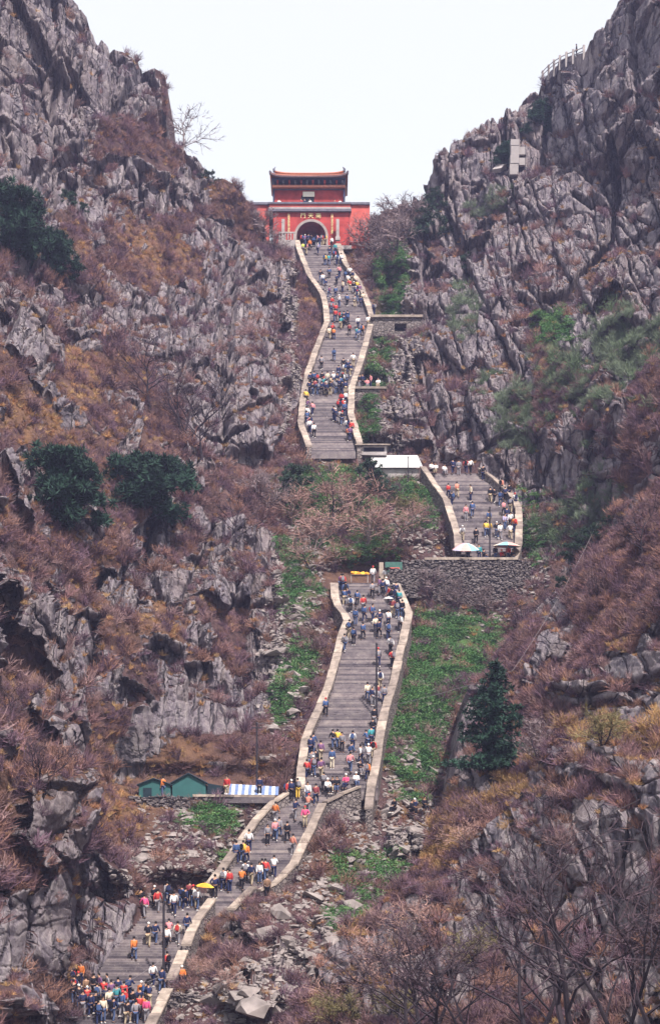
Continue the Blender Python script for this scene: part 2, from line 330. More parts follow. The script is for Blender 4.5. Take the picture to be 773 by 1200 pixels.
ROCK_SPUR = [(556, 835, 20, 42, 20, 1), (540, 880, 14, 30, 0, .9), (650, 735, 24, 42, 0, .9), (700, 815, 60, 30, -15, .85), (745, 780, 40, 28, 0, .8), (560, 930, 22, 22, 0, .6), (640, 690, 24, 16, 0, .8), (550, 1080, 26, 85, 0, 1.1), (640, 1100, 70, 115, 0, 1.15), (730, 1080, 65, 150, 0, 1.2), (700, 960, 60, 40, 0, .7), (500, 1165, 50, 40, 0, .7), (440, 1190, 50, 30, 0, .6), (590, 1010, 40, 30, 0, .55), (480, 1085, 30, 24, 0, .45)]
GREEN = [(525, 770, 70, 52, 0, 1), (490, 830, 35, 60, 0, .9), (480, 880, 40, 40, 0, .75), (455, 335, 22, 55, 10, .62), (440, 420, 22, 65, 10, .6), (430, 495, 16, 34, 0, .7), (350, 700, 25, 40, 0, .65), (345, 800, 22, 60, 20, .6), (350, 640, 30, 20, 0, .6), (490, 590, 40, 30, 0, .6), (250, 960, 40, 16, 0, .75), (270, 1000, 22, 16, 0, .5), (430, 1030, 50, 30, 0, .55), (420, 1080, 40, 20, 0, .4), (500, 930, 30, 20, 0, .6), (620, 620, 14, 50, 0, .5), (640, 390, 14, 24, 0, .6), (400, 575, 70, 40, 0, .6), (420, 640, 50, 24, 0, .55), (655, 385, 20, 20, 0, .5)]
ORNG = [(70, 95, 40, 22, 20, .8), (180, 300, 60, 30, 20, .7), (110, 420, 60, 40, 0, .5), (60, 480, 60, 40, 0, .8), (110, 640, 60, 26, 0, .6), (190, 880, 90, 24, 0, .7), (140, 950, 50, 40, 30, .8), (150, 720, 60, 40, 0, .5), (60, 800, 50, 30, 0, .6), (560, 260, 50, 12, -25, .8), (680, 110, 70, 14, -20, .7), (520, 400, 50, 18, -30, .7), (690, 330, 60, 16, -30, .6), (610, 440, 40, 14, -20, .6)]
ORNG_S = [(730, 860, 60, 26, -25, 1), (520, 990, 50, 22, -30, .9), (600, 940, 60, 30, -20, .6), (420, 1130, 60, 26, -25, .6), (640, 790, 60, 40, -20, .5), (570, 960, 40, 20, 0, .6)]

def blobs(lst, x, y, warpx, warpy):
    out = np.zeros(x.shape, np.float32)
    for cx, cy, rx, ry, a, w in lst:
        c, s = math.cos(math.radians(a)), math.sin(math.radians(a))
        dx, dy = x + warpx - cx, y + warpy - cy
        u = (dx * c + dy * s) / rx; v = (-dx * s + dy * c) / ry
        out = np.maximum(out, w * (1 - sstep(0.55, 1.25, np.sqrt(u * u + v * v))))
    return out

def grid_normals(P):
    du = np.gradient(P, axis=1); dv = np.gradient(P, axis=0)
    n = np.cross(du, dv); n /= np.linalg.norm(n, axis=-1, keepdims=True) + 1e-9
    return n

def stair_mask(x, y):
    near = np.full(x.shape, 1e9)
    for fl in FLIGHTS.values():
        y1, y0 = fl['y']
        yc = np.clip(y, y0 - 2, y1 + 2)
        l, r = edge_np(fl['L'], yc), edge_np(fl['R'], yc)
        d = np.maximum(np.maximum(l - x, x - r), 0); d = np.hypot(d, np.abs(y - yc))
        near = np.minimum(near, d)
    return near

CLEAR = [(232, 920, 118, 16, 1.8), (462, 545, 42, 16, 2.6), (436, 527, 26, 11, 2.2), (290, 547, 26, 14, 2.4), (452, 668, 34, 15, 1.6), (425, 674, 40, 14, 1.5), (210, 1040, 50, 12, .7), (470, 381, 36, 18, 4.5), (432, 458, 26, 14, 3.0), (540, 650, 76, 12, 1.5), (385, 527, 30, 10, 1.0), (606, 188, 22, 24, .8)]
def clear_w(x, y, lo=.8, hi=1.35):
    out = np.zeros(x.shape)
    for a, b, rx, ry, p in CLEAR: out = np.maximum(out, 1 - sstep(lo, hi, np.hypot((x - a) / rx, (y - b) / ry)))
    return out
def make_sheet(skyline, xs, ybot, rows, depth, rocks, greens, oranges, seed, stairs, colw=1.0, led=(.64, .84)):
    sx = np.array(skyline, float); top = np.interp(xs, sx[:, 0], sx[:, 1])
    v = np.linspace(0, 1, rows)[:, None]
    x = np.broadcast_to(xs[None], (rows, len(xs))).astype(np.float64)
    y = top[None] + v * (ybot - top[None])
    Y = depth(x, y)
    near = stair_mask(x, y) if stairs else np.full(x.shape, 1e9)
    damp = sstep(4, 24, near); wild = np.ones(x.shape) if not stairs else np.maximum(sstep(0, 40, np.interp(y, [290, 380, 520, 640, 760, 850, 900, 945, 1000, 1080, 1200], [320, 335, 345, 325, 325, 328, 300, 150, 160, 150, 110]) - x), sstep(0, 40, x - np.interp(y, [240, 320, 420, 500, 545, 600, 700, 1345], [440, 468, 455, 440, 600, 625, 640, 640])))
    if stairs:
        Y = Y + 1.2 * (1 - sstep(6, 30, near)) * (y > 200)
        for a, b, rx, ry, p in CLEAR: Y = Y + p * (1 - sstep(.75, 1.9, np.hypot((x - a) / rx, (y - b) / ry)))
        damp = damp * (1 - .85 * clear_w(x, y))
        for a, b, rx, ry, p in ((235, 880, 130, 62, .92), (660, 70, 44, 18, .85)): damp = damp * (1 - p * (1 - sstep(.7, 1.3, np.hypot((x - a) / rx, (y - b) / ry))))
        # flat ground under the gate and its court
        damp = damp * (1 - np.exp(-(((x - 365) / 80) ** 2 + ((y - 285) / 26) ** 2) ** 2) * .95)
    P = np.stack([(x - XC) / F * Y, Y, (YH - y) / F * Y], -1)
    w1 = (fbm(np.stack([x / 38, y / 38, 0 * x + seed], -1), 4, seed) - .5) * 46
    w2 = (fbm(np.stack([x / 38, y / 38, 0 * x + seed + 50], -1), 4, seed + 9) - .5) * 46
    rock = blobs(rocks, x, y, w1, w2)
    mid = fbm(P * np.array([.16, .16, .11]), 4, seed + 3)
    brk = fbm(P * np.array([.34, .12, .22]) + 31, 4, seed + 7)
    rock = rock * (0.42 + 1.0 * mid) + (brk - .5) * 1.15 + sstep(.47, .62, mid) * .30 * wild + .23 * wild
    green = blobs(greens, x, y, w1 * .7, w2 * .7); orange = np.clip(blobs(oranges, x, y, w1, w2) + sstep(.52, .7, fbm(P * .12 + 7, 3, seed + 20)) * .55, 0, 1)
    R = sstep(.36, .50, rock)
    # large form
    Pw = P + (np.stack([fbm(P * .35, 3, seed + 30 + q) for q in range(3)], -1) - .5) * .7
    A = np.array([1, 1, .36])
    lean = np.array([[1, 0, .03], [0, 1, 0], [0, 0, 1.]])
    Pl = (Pw @ lean.T) * np.array([1, .06, 1])       # joints run up the face, not into the hill
    def facet(s, ani, sd):
        F1, F2, D, Rn = voro(Pl / s * ani, sd)
        t = (D * (Rn[..., 1:4] - .5) * 2).sum(-1)
        return (Rn[..., 0] - .5) * 2, t, F2 - F1
    h1, t1, e1 = facet(9.0, A, seed + 40)
    h2, t2, e2 = facet(4.8, np.array([1, 1, .62]), seed + 60)
    h3_, t3, e3 = facet(1.6, np.array([1, 1, .85]), seed + 80)
    # columns: upright joints, each block with its own stand-off and ledge height
    def columns(s, T, sd, amt, off, az):
        F1, F2, D, Rn = voro((Pl / s) * np.array([1, 1, az]), sd)
        ph = (Pl[..., 2] + Rn[..., 0] * 40) / (T * (.7 + .9 * Rn[..., 1]))
        fr = ph - np.floor(ph)
        fr = np.where(fr < .85, fr / .85, (1 - fr) / .15)
        face = D[..., 0] * (Rn[..., 3] - .5) * 2 + D[..., 1] * (Rn[..., 1] - .5)
        return amt * T * (fr - .5) + off * ((Rn[..., 2] - .5) * 2 + face), F2 - F1
    c1, g1 = columns(8.5, 17.0, seed + 120, .13, 2.1, .12)
    c2, g2 = columns(3.4, 9.0, seed + 140, .11, 1.0, .14)
    c3, g3 = columns(1.5, 5.0, seed + 160, .08, .20, .16)
    c4, g4 = columns(.7, 2.0, seed + 180, .06, .09, .3)
    alc = voro(Pl / 4.2 * np.array([1, 1, .45]), seed + 210); c2 = c2 - 1.8 * ((alc[3][..., 0] > .90) & (alc[1] - alc[0] > .10))      # fallen blocks leave alcoves
    hr = (1.0 * h1 + .7 * t1) + (.85 * h2 + .35 * t2) + (.11 * h3_ + .08 * t3) + c1 + c2 + c3 + c4
    hr -= 1.9 * (1 - sstep(.0, .05, g1)) + 1.3 * (1 - sstep(0, .06, g2)) + .40 * (1 - sstep(0, .07, g3)) + .12 * (1 - sstep(0, .10, g4)) + .8 * (1 - sstep(0, .05, e2)) + .14 * (1 - sstep(0, .07, e3))
    hs = (fbm(P * .22 + 3, 4, seed + 90) - .5) * 2.4 + .8 * t1 + (fbm(P * 1.3, 3, seed + 95) - .5) * .55
    nrm = grid_normals(P)
    flip = np.sign((nrm * P).sum(-1, keepdims=True)); nrm = -nrm * flip      # towards the eye side of the sheet
    dr = nrm * np.array([.30, 1, .05]) + np.array([0, -.35, 0]); dr /= np.linalg.norm(dr, axis=-1, keepdims=True) + 1e-9
    d = dr * R[..., None] + nrm * (1 - R[..., None]); d /= np.linalg.norm(d, axis=-1, keepdims=True) + 1e-9
    h = (R * (hr + .9) + (1 - R) * hs) * damp
    if stairs:
        # the great cracks and overhangs of the two cliffs
        for pl, w, dp in (([(716, 168), (717, 215), (714, 282), (690, 312), (662, 346), (648, 356)], 5.5, 4.5), ([(672, 226), (690, 236), (712, 236)], 4.0, 3.5), ([(640, 352), (668, 352)], 5.0, 3.0), ([(640, 120), (632, 185)], 6.0, 2.5)):
            dm = np.full(x.shape, 1e9)
            for (x0, y0), (x1, y1) in zip(pl[:-1], pl[1:]):
                L2 = (x1 - x0) ** 2 + (y1 - y0) ** 2; t = np.clip(((x - x0) * (x1 - x0) + (y - y0) * (y1 - y0)) / L2, 0, 1); dm = np.minimum(dm, np.hypot(x + w1 * .12 - x0 - t * (x1 - x0), y - y0 - t * (y1 - y0)))
            h = h - dp * (1 - sstep(w * .55, w, dm))
        for cx_, cy_, rx, ry in ((316, 356, 13, 7), (333, 362, 9, 5), (331, 388, 9, 10), (308, 352, 6, 5), (268, 508, 22, 5), (322, 418, 5, 7), (331, 456, 6, 8), (293, 470, 5, 6), (236, 240, 6, 8), (322, 720, 6, 4)):
            q = np.hypot((x + w1 * .25 - cx_) / rx, (y + w2 * .2 - cy_) / ry); h = h - 3.2 * (1 - sstep(.75, 1.0, q))
    # the first rows keep the skyline in place
    P2 = P + d * h[..., None] * colw
    n2 = grid_normals(P2); n2 = -n2 * np.sign((n2 * P2).sum(-1, keepdims=True))
    ledge = sstep(led[0], led[1], n2[..., 2])
    rockm = np.clip(R * (1 - .9 * ledge) * 1.0, 0, 1)
    # steep bare breaks in the soil also show rock
    rockm = np.maximum(rockm, sstep(.40, .22, n2[..., 2]) * sstep(.25, .40, rock))
    rockm = np.where(green > .5, rockm * .35, rockm)
    # behind the crest: level, then down
    back = []
    for dy, dz in ((1.5, -.05), (4, -.15), (8, -.4), (14, -.9), (26, -12), (60, -60)):
        q = P2[0].copy(); q[:, 1] += dy; q[:, 2] += dz; back.append(q)
    PB = np.concatenate([np.stack(back[::-1]), P2], 0)
    mask = np.stack([rockm, green, orange, np.ones_like(rockm)], -1)
    MB_ = np.concatenate([np.repeat(mask[:1], len(back), 0), mask], 0)
    return dict(P=PB, mask=MB_, x=np.concatenate([np.repeat(x[:1], len(back), 0), x]), y=np.concatenate([np.repeat(y[:1], len(back), 0), y]),
                n=np.concatenate([np.repeat(n2[:1], len(back), 0), n2]), near=np.concatenate([np.repeat(near[:1], len(back), 0), near]), nb=len(back))

def sheet_objects(sh, parts):
    """parts: list of (name, face boolean array, label)"""
    R_, C_ = sh['P'].shape[:2]
    idx = np.arange(R_ * C_).reshape(R_, C_)
    a, b, c, d = idx[:-1, :-1], idx[:-1, 1:], idx[1:, 1:], idx[1:, :-1]
    q = np.stack([a, d, c, b], -1)
    for name, sel, label in parts:
        f = q[sel]
        used, inv = np.unique(f, return_inverse=True); f = inv.reshape(-1, 4)
        me = bpy.data.meshes.new(name)
        me.vertices.add(len(used)); me.vertices.foreach_set('co', sh['P'].reshape(-1, 3)[used].astype(np.float32).ravel())
        me.loops.add(f.size); me.loops.foreach_set('vertex_index', f.ravel().astype(np.int32))
        me.polygons.add(len(f)); me.polygons.foreach_set('loop_start', (np.arange(len(f)) * 4).astype(np.int32))
        me.update(calc_edges=True)
        at = me.attributes.new('mask', 'FLOAT_COLOR', 'POINT'); at.data.foreach_set('color', sh['mask'].reshape(-1, 4)[used].astype(np.float32).ravel())
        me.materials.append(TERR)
        o = bpy.data.objects.new(name, me); COL.objects.link(o); o['kind'] = 'structure'; o['label'] = label

xs_main = np.concatenate([np.arange(-150, -6, 4.0), np.arange(-6, 782, 1.12), np.arange(782, 930, 4.0)])
MAIN = make_sheet(SKYL, xs_main, 1345.0, 1010, DEPTH, ROCK_MAIN, GREEN, ORNG, 100, True)
cx = .25 * (MAIN['x'][:-1, :-1] + MAIN['x'][1:, 1:] + MAIN['x'][:-1, 1:] + MAIN['x'][1:, :-1])
cy = .25 * (MAIN['y'][:-1, :-1] + MAIN['y'][1:, 1:] + MAIN['y'][:-1, 1:] + MAIN['y'][1:, :-1])
lb = np.interp(cy, [-400, 200, 290, 380, 520, 640, 760, 850, 900, 945, 1000, 1080, 1200, 1345], [330, 330, 330, 345, 345, 325, 325, 328, 300, 150, 160, 150, 110, 20])
rb = np.interp(cy, [-400, 240, 320, 420, 500, 545, 600, 700, 1345], [440, 440, 468, 455, 440, 600, 625, 640, 640])
sheet_objects(MAIN, [('left_mountain', cx < lb, 'craggy left mountainside of grey rock and brown scrub'), ('gully', (cx >= lb) & (cx <= rb), 'stony grassy gully floor beside the stairway'), ('right_mountain', cx > rb, 'steep grey right mountainside of fractured cliffs')])
xs_sp = np.concatenate([np.arange(300, 782, 1.3), np.arange(782, 930, 4.0)])
SPUR = make_sheet(SPUR_SKY, xs_sp, 1375.0, 540, DEPTH_S, ROCK_SPUR, [], ORNG_S, 300, False, .9, (.86, .97))
sheet_objects(SPUR, [('near_spur', np.ones((SPUR['P'].shape[0] - 1, SPUR['P'].shape[1] - 1), bool), 'near scrub-covered rocky spur in front of the gully')])
g = mesh_obj('ground', [(-4000, -4000, -40), (4000, -4000, -40), (4000, 4000, -40), (-4000, 4000, -40)], [(0, 1, 2, 3)], plain('far_ground', (0.13, 0.10, 0.085), .95, .3, .02)); g['kind'] = 'structure'

# look-up of the finished surface under a photograph pixel
def surf(sh, x, y):
    j = int(np.argmin(np.abs(sh['x'][sh['nb']] - x))); col = sh['y'][sh['nb']:, j]
    i = int(np.clip(np.searchsorted(col, y), 0, len(col) - 1)) + sh['nb']
    return Vector(sh['P'][i, j].tolist()), sh['n'][i, j]
# look-up of the finished surface at a place on the map: the grid point nearest in plan
class PlanIndex:
    def __init__(s, sh):
        s.P = sh['P'].reshape(-1, 3); s.d = {}
        k = np.floor(s.P[:, :2] / 1.0).astype(int)
        order = np.lexsort((k[:, 1], k[:, 0])); s.k = k[order]; s.o = order
        u, st, ct = np.unique(s.k, axis=0, return_index=True, return_counts=True)
        for a, b, c in zip(map(tuple, u.tolist()), st.tolist(), ct.tolist()): s.d[a] = (b, c)
    def z(s, x, y, zref):
        best = None
        i, j = math.floor(x), math.floor(y)
        for a in (-1, 0, 1):
            for b in (-1, 0, 1):
                t = s.d.get((i + a, j + b))
                if t:
                    q = s.P[s.o[t[0]:t[0] + t[1]]]
                    e = (q[:, 0] - x) ** 2 + (q[:, 1] - y) ** 2 + .15 * (q[:, 2] - zref) ** 2
                    m = int(np.argmin(e))
                    if best is None or e[m] < best[0]: best = (float(e[m]), float(q[m, 2]))
        return best[1] if best else zref

# ------------------------------------------------------------------ ground cover
def hull_rock(name, seed, flat=.7):
    r = random.Random(seed); bm = bmesh.new()
    for _ in range(15):
        v = Vector((r.gauss(0, 1), r.gauss(0, 1), r.gauss(0, 1))).normalized() * r.uniform(.42, .55)
        bm.verts.new((v.x * r.uniform(.9, 1.25), v.y, v.z * flat))
    bmesh.ops.convex_hull(bm, input=bm.verts)
    for v in [v for v in bm.verts if not v.link_faces]: bm.verts.remove(v)
    me = bpy.data.meshes.new(name); bm.to_mesh(me); bm.free(); me.materials.append(ROCKM); return me
def ribbon(V, Fc, p, d, L, w, r, bend=.25, seg=2):
    side = d.cross(Vector((r.gauss(0, 1), r.gauss(0, 1), r.gauss(0, 1)))).normalized()
    n0 = len(V); q = p.copy(); dd = d.copy(); pts = []
    for i in range(seg + 1):
        ww = w * (1 - i / seg * .75)
        V.append(tuple(q - side * ww)); V.append(tuple(q + side * ww)); pts.append((q.copy(), dd.copy()))
        dd = (dd + Vector((r.gauss(0, 1), r.gauss(0, 1), r.gauss(0, .6))) * bend).normalized(); q = q + dd * (L / seg)
    for i in range(seg): Fc.append((n0 + 2 * i, n0 + 2 * i + 1, n0 + 2 * i + 3, n0 + 2 * i + 2))
    return pts
def twig_mesh(name, seed, n=42, cone=1.0, w=.02, sub=3, squat=1.0):
    r = random.Random(seed); V, Fc = [], []
    for _ in range(n):
        a = r.uniform(0, 2 * math.pi); t = r.random() ** .7 * cone
        d = Vector((math.cos(a) * math.sin(t), math.sin(a) * math.sin(t), math.cos(t)))
        pts = ribbon(V, Fc, Vector((r.gauss(0, .07), r.gauss(0, .07), -.12)), d, r.uniform(.65, 1.15) * squat, w, r, .22, 3)
        for _k in range(sub):
            q, dd = pts[r.randint(1, 2)]
            d2 = (dd + Vector((r.gauss(0, .7), r.gauss(0, .7), r.gauss(.1, .5)))).normalized()
            ribbon(V, Fc, q, d2, r.uniform(.2, .45), w * .6, r, .2, 1)
    me = bpy.data.meshes.new(name); me.from_pydata(V, [], Fc); me.materials.append(SCRUB); return me
def leafy_mesh(name, seed, n=70, hgt=.5, w=.06):
    r = random.Random(seed); V, Fc = [], []
    for _ in range(n):
        p = Vector((r.gauss(0, .32), r.gauss(0, .32), abs(r.gauss(0, hgt * .5))))
        d = Vector((r.gauss(0, 1), r.gauss(0, 1), r.gauss(.7, .6))).normalized()
        ribbon(V, Fc, p, d, r.uniform(.14, .3), w * r.uniform(.6, 1.3), r, .2, 1)
    me = bpy.data.meshes.new(name); me.from_pydata(V, [], Fc); me.materials.append(SCRUB); return me

def proto_collection(name, meshes):
    c = bpy.data.collections.new(name)
    for i, me in enumerate(meshes): c.objects.link(bpy.data.objects.new('%s_%02d' % (name, i), me))
    return c
def scatter(name, label, pts, rot, scl, col, idx, coll):
    me = bpy.data.meshes.new(name); n = len(pts); me.vertices.add(n); me.vertices.foreach_set('co', np.asarray(pts, np.float32).ravel())
    for nm, ty, key, arr in (('rot', 'FLOAT_VECTOR', 'vector', rot), ('scl', 'FLOAT_VECTOR', 'vector', scl), ('col', 'FLOAT_COLOR', 'color', col), ('idx', 'INT', 'value', idx)):
        a = me.attributes.new(nm, ty, 'POINT'); a.data.foreach_set(key, np.asarray(arr, np.int32 if ty == 'INT' else np.float32).ravel())
    o = bpy.data.objects.new(name, me); COL.objects.link(o); o['kind'] = 'stuff'; o['label'] = label
    ng = bpy.data.node_groups.new(name + '_nodes', 'GeometryNodeTree')
    ng.interface.new_socket('Geometry', in_out='INPUT', socket_type='NodeSocketGeometry'); ng.interface.new_socket('Geometry', in_out='OUTPUT', socket_type='NodeSocketGeometry')
    N = ng.nodes; Lk = ng.links; gi = N.new('NodeGroupInput'); go = N.new('NodeGroupOutput')
    ci = N.new('GeometryNodeCollectionInfo'); ci.inputs['Collection'].default_value = coll; ci.inputs['Separate Children'].default_value = True; ci.inputs['Reset Children'].default_value = True
    ip = N.new('GeometryNodeInstanceOnPoints'); ip.inputs['Pick Instance'].default_value = True
    def attr(nm, ty):
        q = N.new('GeometryNodeInputNamedAttribute'); q.data_type = ty; q.inputs['Name'].default_value = nm; return q.outputs['Attribute']
    Lk.new(gi.outputs[0], ip.inputs['Points']); Lk.new(ci.outputs[0], ip.inputs['Instance']); Lk.new(attr('idx', 'INT'), ip.inputs['Instance Index'])
    e2r = N.new('FunctionNodeEulerToRotation'); Lk.new(attr('rot', 'FLOAT_VECTOR'), e2r.inputs[0]); Lk.new(e2r.outputs[0], ip.inputs['Rotation'])
    Lk.new(attr('scl', 'FLOAT_VECTOR'), ip.inputs['Scale']); Lk.new(ip.outputs[0], go.inputs[0])
    m = o.modifiers.new('scatter', 'NODES'); m.node_group = ng
    return o

TWIGS = proto_collection('twig_tuft', [twig_mesh('twig_tuft', 1), twig_mesh('twig_tuft', 2, 50, 1.25), twig_mesh('twig_tuft', 3, 36, .8, .018, 4), twig_mesh('grass_tuft', 4, 60, .9, .024, 0, .6), twig_mesh('grass_tuft', 5, 70, 1.3, .022, 0, .55), leafy_mesh('leaf_tuft', 6, 70, .5), leafy_mesh('leaf_tuft', 7, 90, .35, .05)])
ROCKS = [hull_rock('stone_%d' % q, 40 + q, .55 + .08 * (q % 5)) for q in range(8)]
STONES = proto_collection('stone', ROCKS)

def area_of(sh):
    P = sh['P']; a = np.zeros(P.shape[:2]); cr = np.cross(P[1:, :-1] - P[:-1, :-1], P[:-1, 1:] - P[:-1, :-1]); a[:-1, :-1] = np.linalg.norm(cr, axis=-1); a[:sh['nb']] = 0; return a
def pick(sh, wgt, n, seed):
    g = np.random.default_rng(seed); w = wgt.ravel(); w = w / w.sum(); c = np.cumsum(w)
    i = np.searchsorted(c, g.random(n)); i = np.clip(i, 0, len(w) - 1); return i, g
def frame_w(sh, ymax=1290): return ((sh['x'] > -90) & (sh['x'] < 865) & (sh['y'] < ymax)).astype(float)

BROWN = np.array([[.275, .158, .16], [.20, .125, .165], [.34, .195, .15], [.17, .105, .14], [.31, .205, .20]]); TAN = np.array([[.48, .28, .13], [.42, .22, .12], [.54, .36, .18]]); GRN = np.array([[.11, .26, .09], [.09, .20, .08], [.18, .32, .12]])
gully_w = np.clip(blobs([(460, 960, 70, 90, -20, 1), (400, 1080, 110, 90, 0, 1), (480, 860, 55, 110, 0, .75), (350, 720, 40, 170, 8, .9), (250, 990, 90, 60, 0, .9), (200, 1010, 60, 50, 0, .8), (500, 610, 60, 50, 0, .8), (450, 400, 40, 140, 0, .5), (540, 690, 90, 60, 0, .5), (340, 440, 14, 130, 0, .5), (280, 1180, 80, 40, 0, 1), (620, 660, 30, 60, 0, .8), (400, 600, 90, 60, 0, .3)], MAIN['x'], MAIN['y'], 0, 0), 0, 1)
GW = gully_w
def scrub(sh, name, label, n, seed, size, budding=()):
    a = np.minimum(area_of(sh), .6); soil = 1 - sh['mask'][..., 0]; gr = sh['mask'][..., 1]; orr = sh['mask'][..., 2]
    wgt = a * (soil ** 2 * .985 + .015) * frame_w(sh) * sstep(4, 10, sh['near']) * (1 - .75 * gr) * (1 - clear_w(sh['x'], sh['y'], .62, .8) * (sh is MAIN)) * ((1 - .72 * GW) * np.where((sh['x'] > 455) & (sh['y'] < 430), .6, 1) if sh is MAIN else (1 - .9 * sstep(.25, .6, sh['mask'][..., 0])))
    i, g = pick(sh, wgt, n, seed)
    P = sh['P'].reshape(-1, 3)[i]; O = orr.ravel()[i]; x = sh['x'].ravel()[i]; y = sh['y'].ravel()[i]
    k = g.random(n); clump = fbm(P * .3 + 11, 3, seed)
    grass = k < (.27 + .5 * O)
    idx = np.where(grass, g.integers(3, 5, n), g.integers(0, 3, n))
    col = np.where(grass[:, None], TAN[g.integers(0, 3, n)], BROWN[g.integers(0, 5, n)]) * (.65 + .7 * g.random((n, 1)))
    bud = np.zeros(n)
    for cx_, cy_, rx, ry, w in budding:
        if w < 0:
            hit = g.random(n) < -w * np.exp(-((x - cx_) / rx) ** 2 - ((y - cy_) / ry) ** 2); col[hit] = np.array([.42, .27, .125]) * (.7 + .6 * g.random((hit.sum(), 1))); continue
        bud = np.maximum(bud, w * np.exp(-((x - cx_) / rx) ** 2 - ((y - cy_) / ry) ** 2))
    isb = g.random(n) < bud; col[isb] = np.array([.15, .22, .12]) * (.7 + .6 * g.random((isb.sum(), 1))); idx[isb] = g.integers(0, 3, isb.sum())
    s = size * np.where(grass, .55 + .4 * g.random(n), .45 + .9 * g.random(n) ** 1.6 + .5 * sstep(.5, .65, clump))
    rot = np.stack([g.normal(0, .18, n), g.normal(0, .18, n), g.random(n) * 6.28], -1)
    scl = np.stack([s * 1.15, s * 1.15, s * (.75 + .5 * g.random(n))], -1)
    scatter(name, label, P, rot, scl, np.concatenate([col, np.ones((n, 1))], 1), idx, TWIGS)
scrub(MAIN, 'dry_scrub', 'dry brown scrub covering the mountainsides', 18000, 5, 1.0, [(735, 400, 50, 40, .9), (690, 440, 45, 45, .8), (600, 490, 30, 35, .9), (690, 590, 35, 50, .8), (640, 620, 25, 40, .5), (545, 370, 20, 30, .7)])
scrub(SPUR, 'spur_scrub', 'dry brown scrub covering the near spur', 8500, 6, .85, [(735, 860, 60, 24, -.7), (520, 990, 50, 20, -.6), (430, 1130, 60, 30, -.5), (600, 940, 60, 30, -.5)])
def green_scrub():
    bl = blobs([(735, 400, 48, 34, -25, 1), (685, 445, 50, 36, -30, 1), (600, 490, 30, 38, 0, 1), (545, 372, 18, 26, 0, .8), (690, 595, 40, 46, 0, .7), (640, 640, 20, 34, 0, .6), (575, 240, 30, 12, -20, .5)], MAIN['x'], MAIN['y'], 0, 0)
    i, g = pick(MAIN, np.minimum(area_of(MAIN), .5) * bl * sstep(.40, .6, fbm(MAIN['P'] * .3 + 5, 3, 71)), 850, 18); n = len(i); P = MAIN['P'].reshape(-1, 3)[i]; s_ = .6 + .8 * g.random(n)
    scatter('green_scrub', 'soft green budding scrub on the right mountainside', P, np.stack([g.normal(0, .2, n), g.normal(0, .2, n), g.random(n) * 6.28], -1), np.stack([s_ * 1.1, s_ * 1.1, s_], -1), np.concatenate([np.array([.22, .28, .19]) * (.65 + .7 * g.random((n, 1))), np.ones((n, 1))], 1), g.integers(0, 3, n), TWIGS)
green_scrub()
# green weeds in the gully
def weeds():
    a = np.minimum(area_of(MAIN), .4); gr = MAIN['mask'][..., 1]
    i, g = pick(MAIN, a * gr ** 1.3 * frame_w(MAIN) * sstep(7, 12, MAIN['near']) * sstep(.32, .50, fbm(MAIN['P'] * .45, 3, 77)), 16000, 8); n = len(i)
    P = MAIN['P'].reshape(-1, 3)[i]; s = .35 + .5 * g.random(n)
    scatter('green_weeds', 'low green weeds on the gully floor', P, np.stack([g.normal(0, .15, n), g.normal(0, .15, n), g.random(n) * 6.28], -1), np.stack([s, s, s * .8], -1),
            np.concatenate([GRN[g.integers(0, 3, n)] * (.7 + .6 * g.random((n, 1))), np.ones((n, 1))], 1), g.integers(5, 7, n), TWIGS)
weeds()
# loose rubble, too many to count
def rubble():
    a = np.minimum(area_of(MAIN), .5)
    i, g = pick(MAIN, a * gully_w * (1 - .45 * MAIN['mask'][..., 1]) * frame_w(MAIN) * sstep(6, 10, MAIN['near']), 17000, 9); n = len(i)
    P = MAIN['P'].reshape(-1, 3)[i]; s = .16 + .55 * g.random(n) ** 2.5
    scatter('loose_rubble', 'loose grey rubble strewn down the gully', P, g.random((n, 3)) * np.array([.5, .5, 6.28]), np.stack([s * 1.2, s, s], -1), np.ones((n, 4)), g.integers(0, 8, n), STONES)
    # boulders large enough to pick apart
    i, g = pick(MAIN, a * gully_w ** 2 * (1 - .6 * MAIN['mask'][..., 1]) * ((MAIN['x'] > 0) & (MAIN['y'] < 1200) & (MAIN['y'] > 560)) * sstep(14, 18, MAIN['near']), 150, 10)
    for q, k in enumerate(i):
        P = MAIN['P'].reshape(-1, 3)[k]; yy = MAIN['y'].ravel()[k]; xx = MAIN['x'].ravel()[k]
        o = bpy.data.objects.new('boulder', ROCKS[q % 8]); COL.objects.link(o)
        sc = random.uniform(.8, 1.5) * (1.35 if yy > 1040 else 1.0); o.location = P.tolist(); o.scale = (sc * random.uniform(1, 1.6), sc, sc * random.uniform(.7, 1.1)); o.rotation_euler = (random.uniform(-.3, .3), random.uniform(-.3, .3), random.uniform(0, 6.28))
        lab, gp = (('grey boulder in the rubble gully below the lowest flight of steps', 'boulders in the lower gully') if yy > 960 else ('grey boulder on the stony slope left of the middle flight', 'boulders left of the middle flight') if xx < 430 and yy > 640 else ('grey boulder on the weedy slope right of the middle flight', 'boulders right of the middle flight') if yy > 640 else ('grey boulder on the slope around the side flight', 'boulders around the side flight'))
        lab = ('flat ' if o.scale.z < .8 * o.scale.y else 'blocky ' if o.scale.x < 1.25 * o.scale.y else 'long ') + ('large ' if sc > 1.35 else '') + lab; tag(o, lab, 'boulder', gp)
rubble()

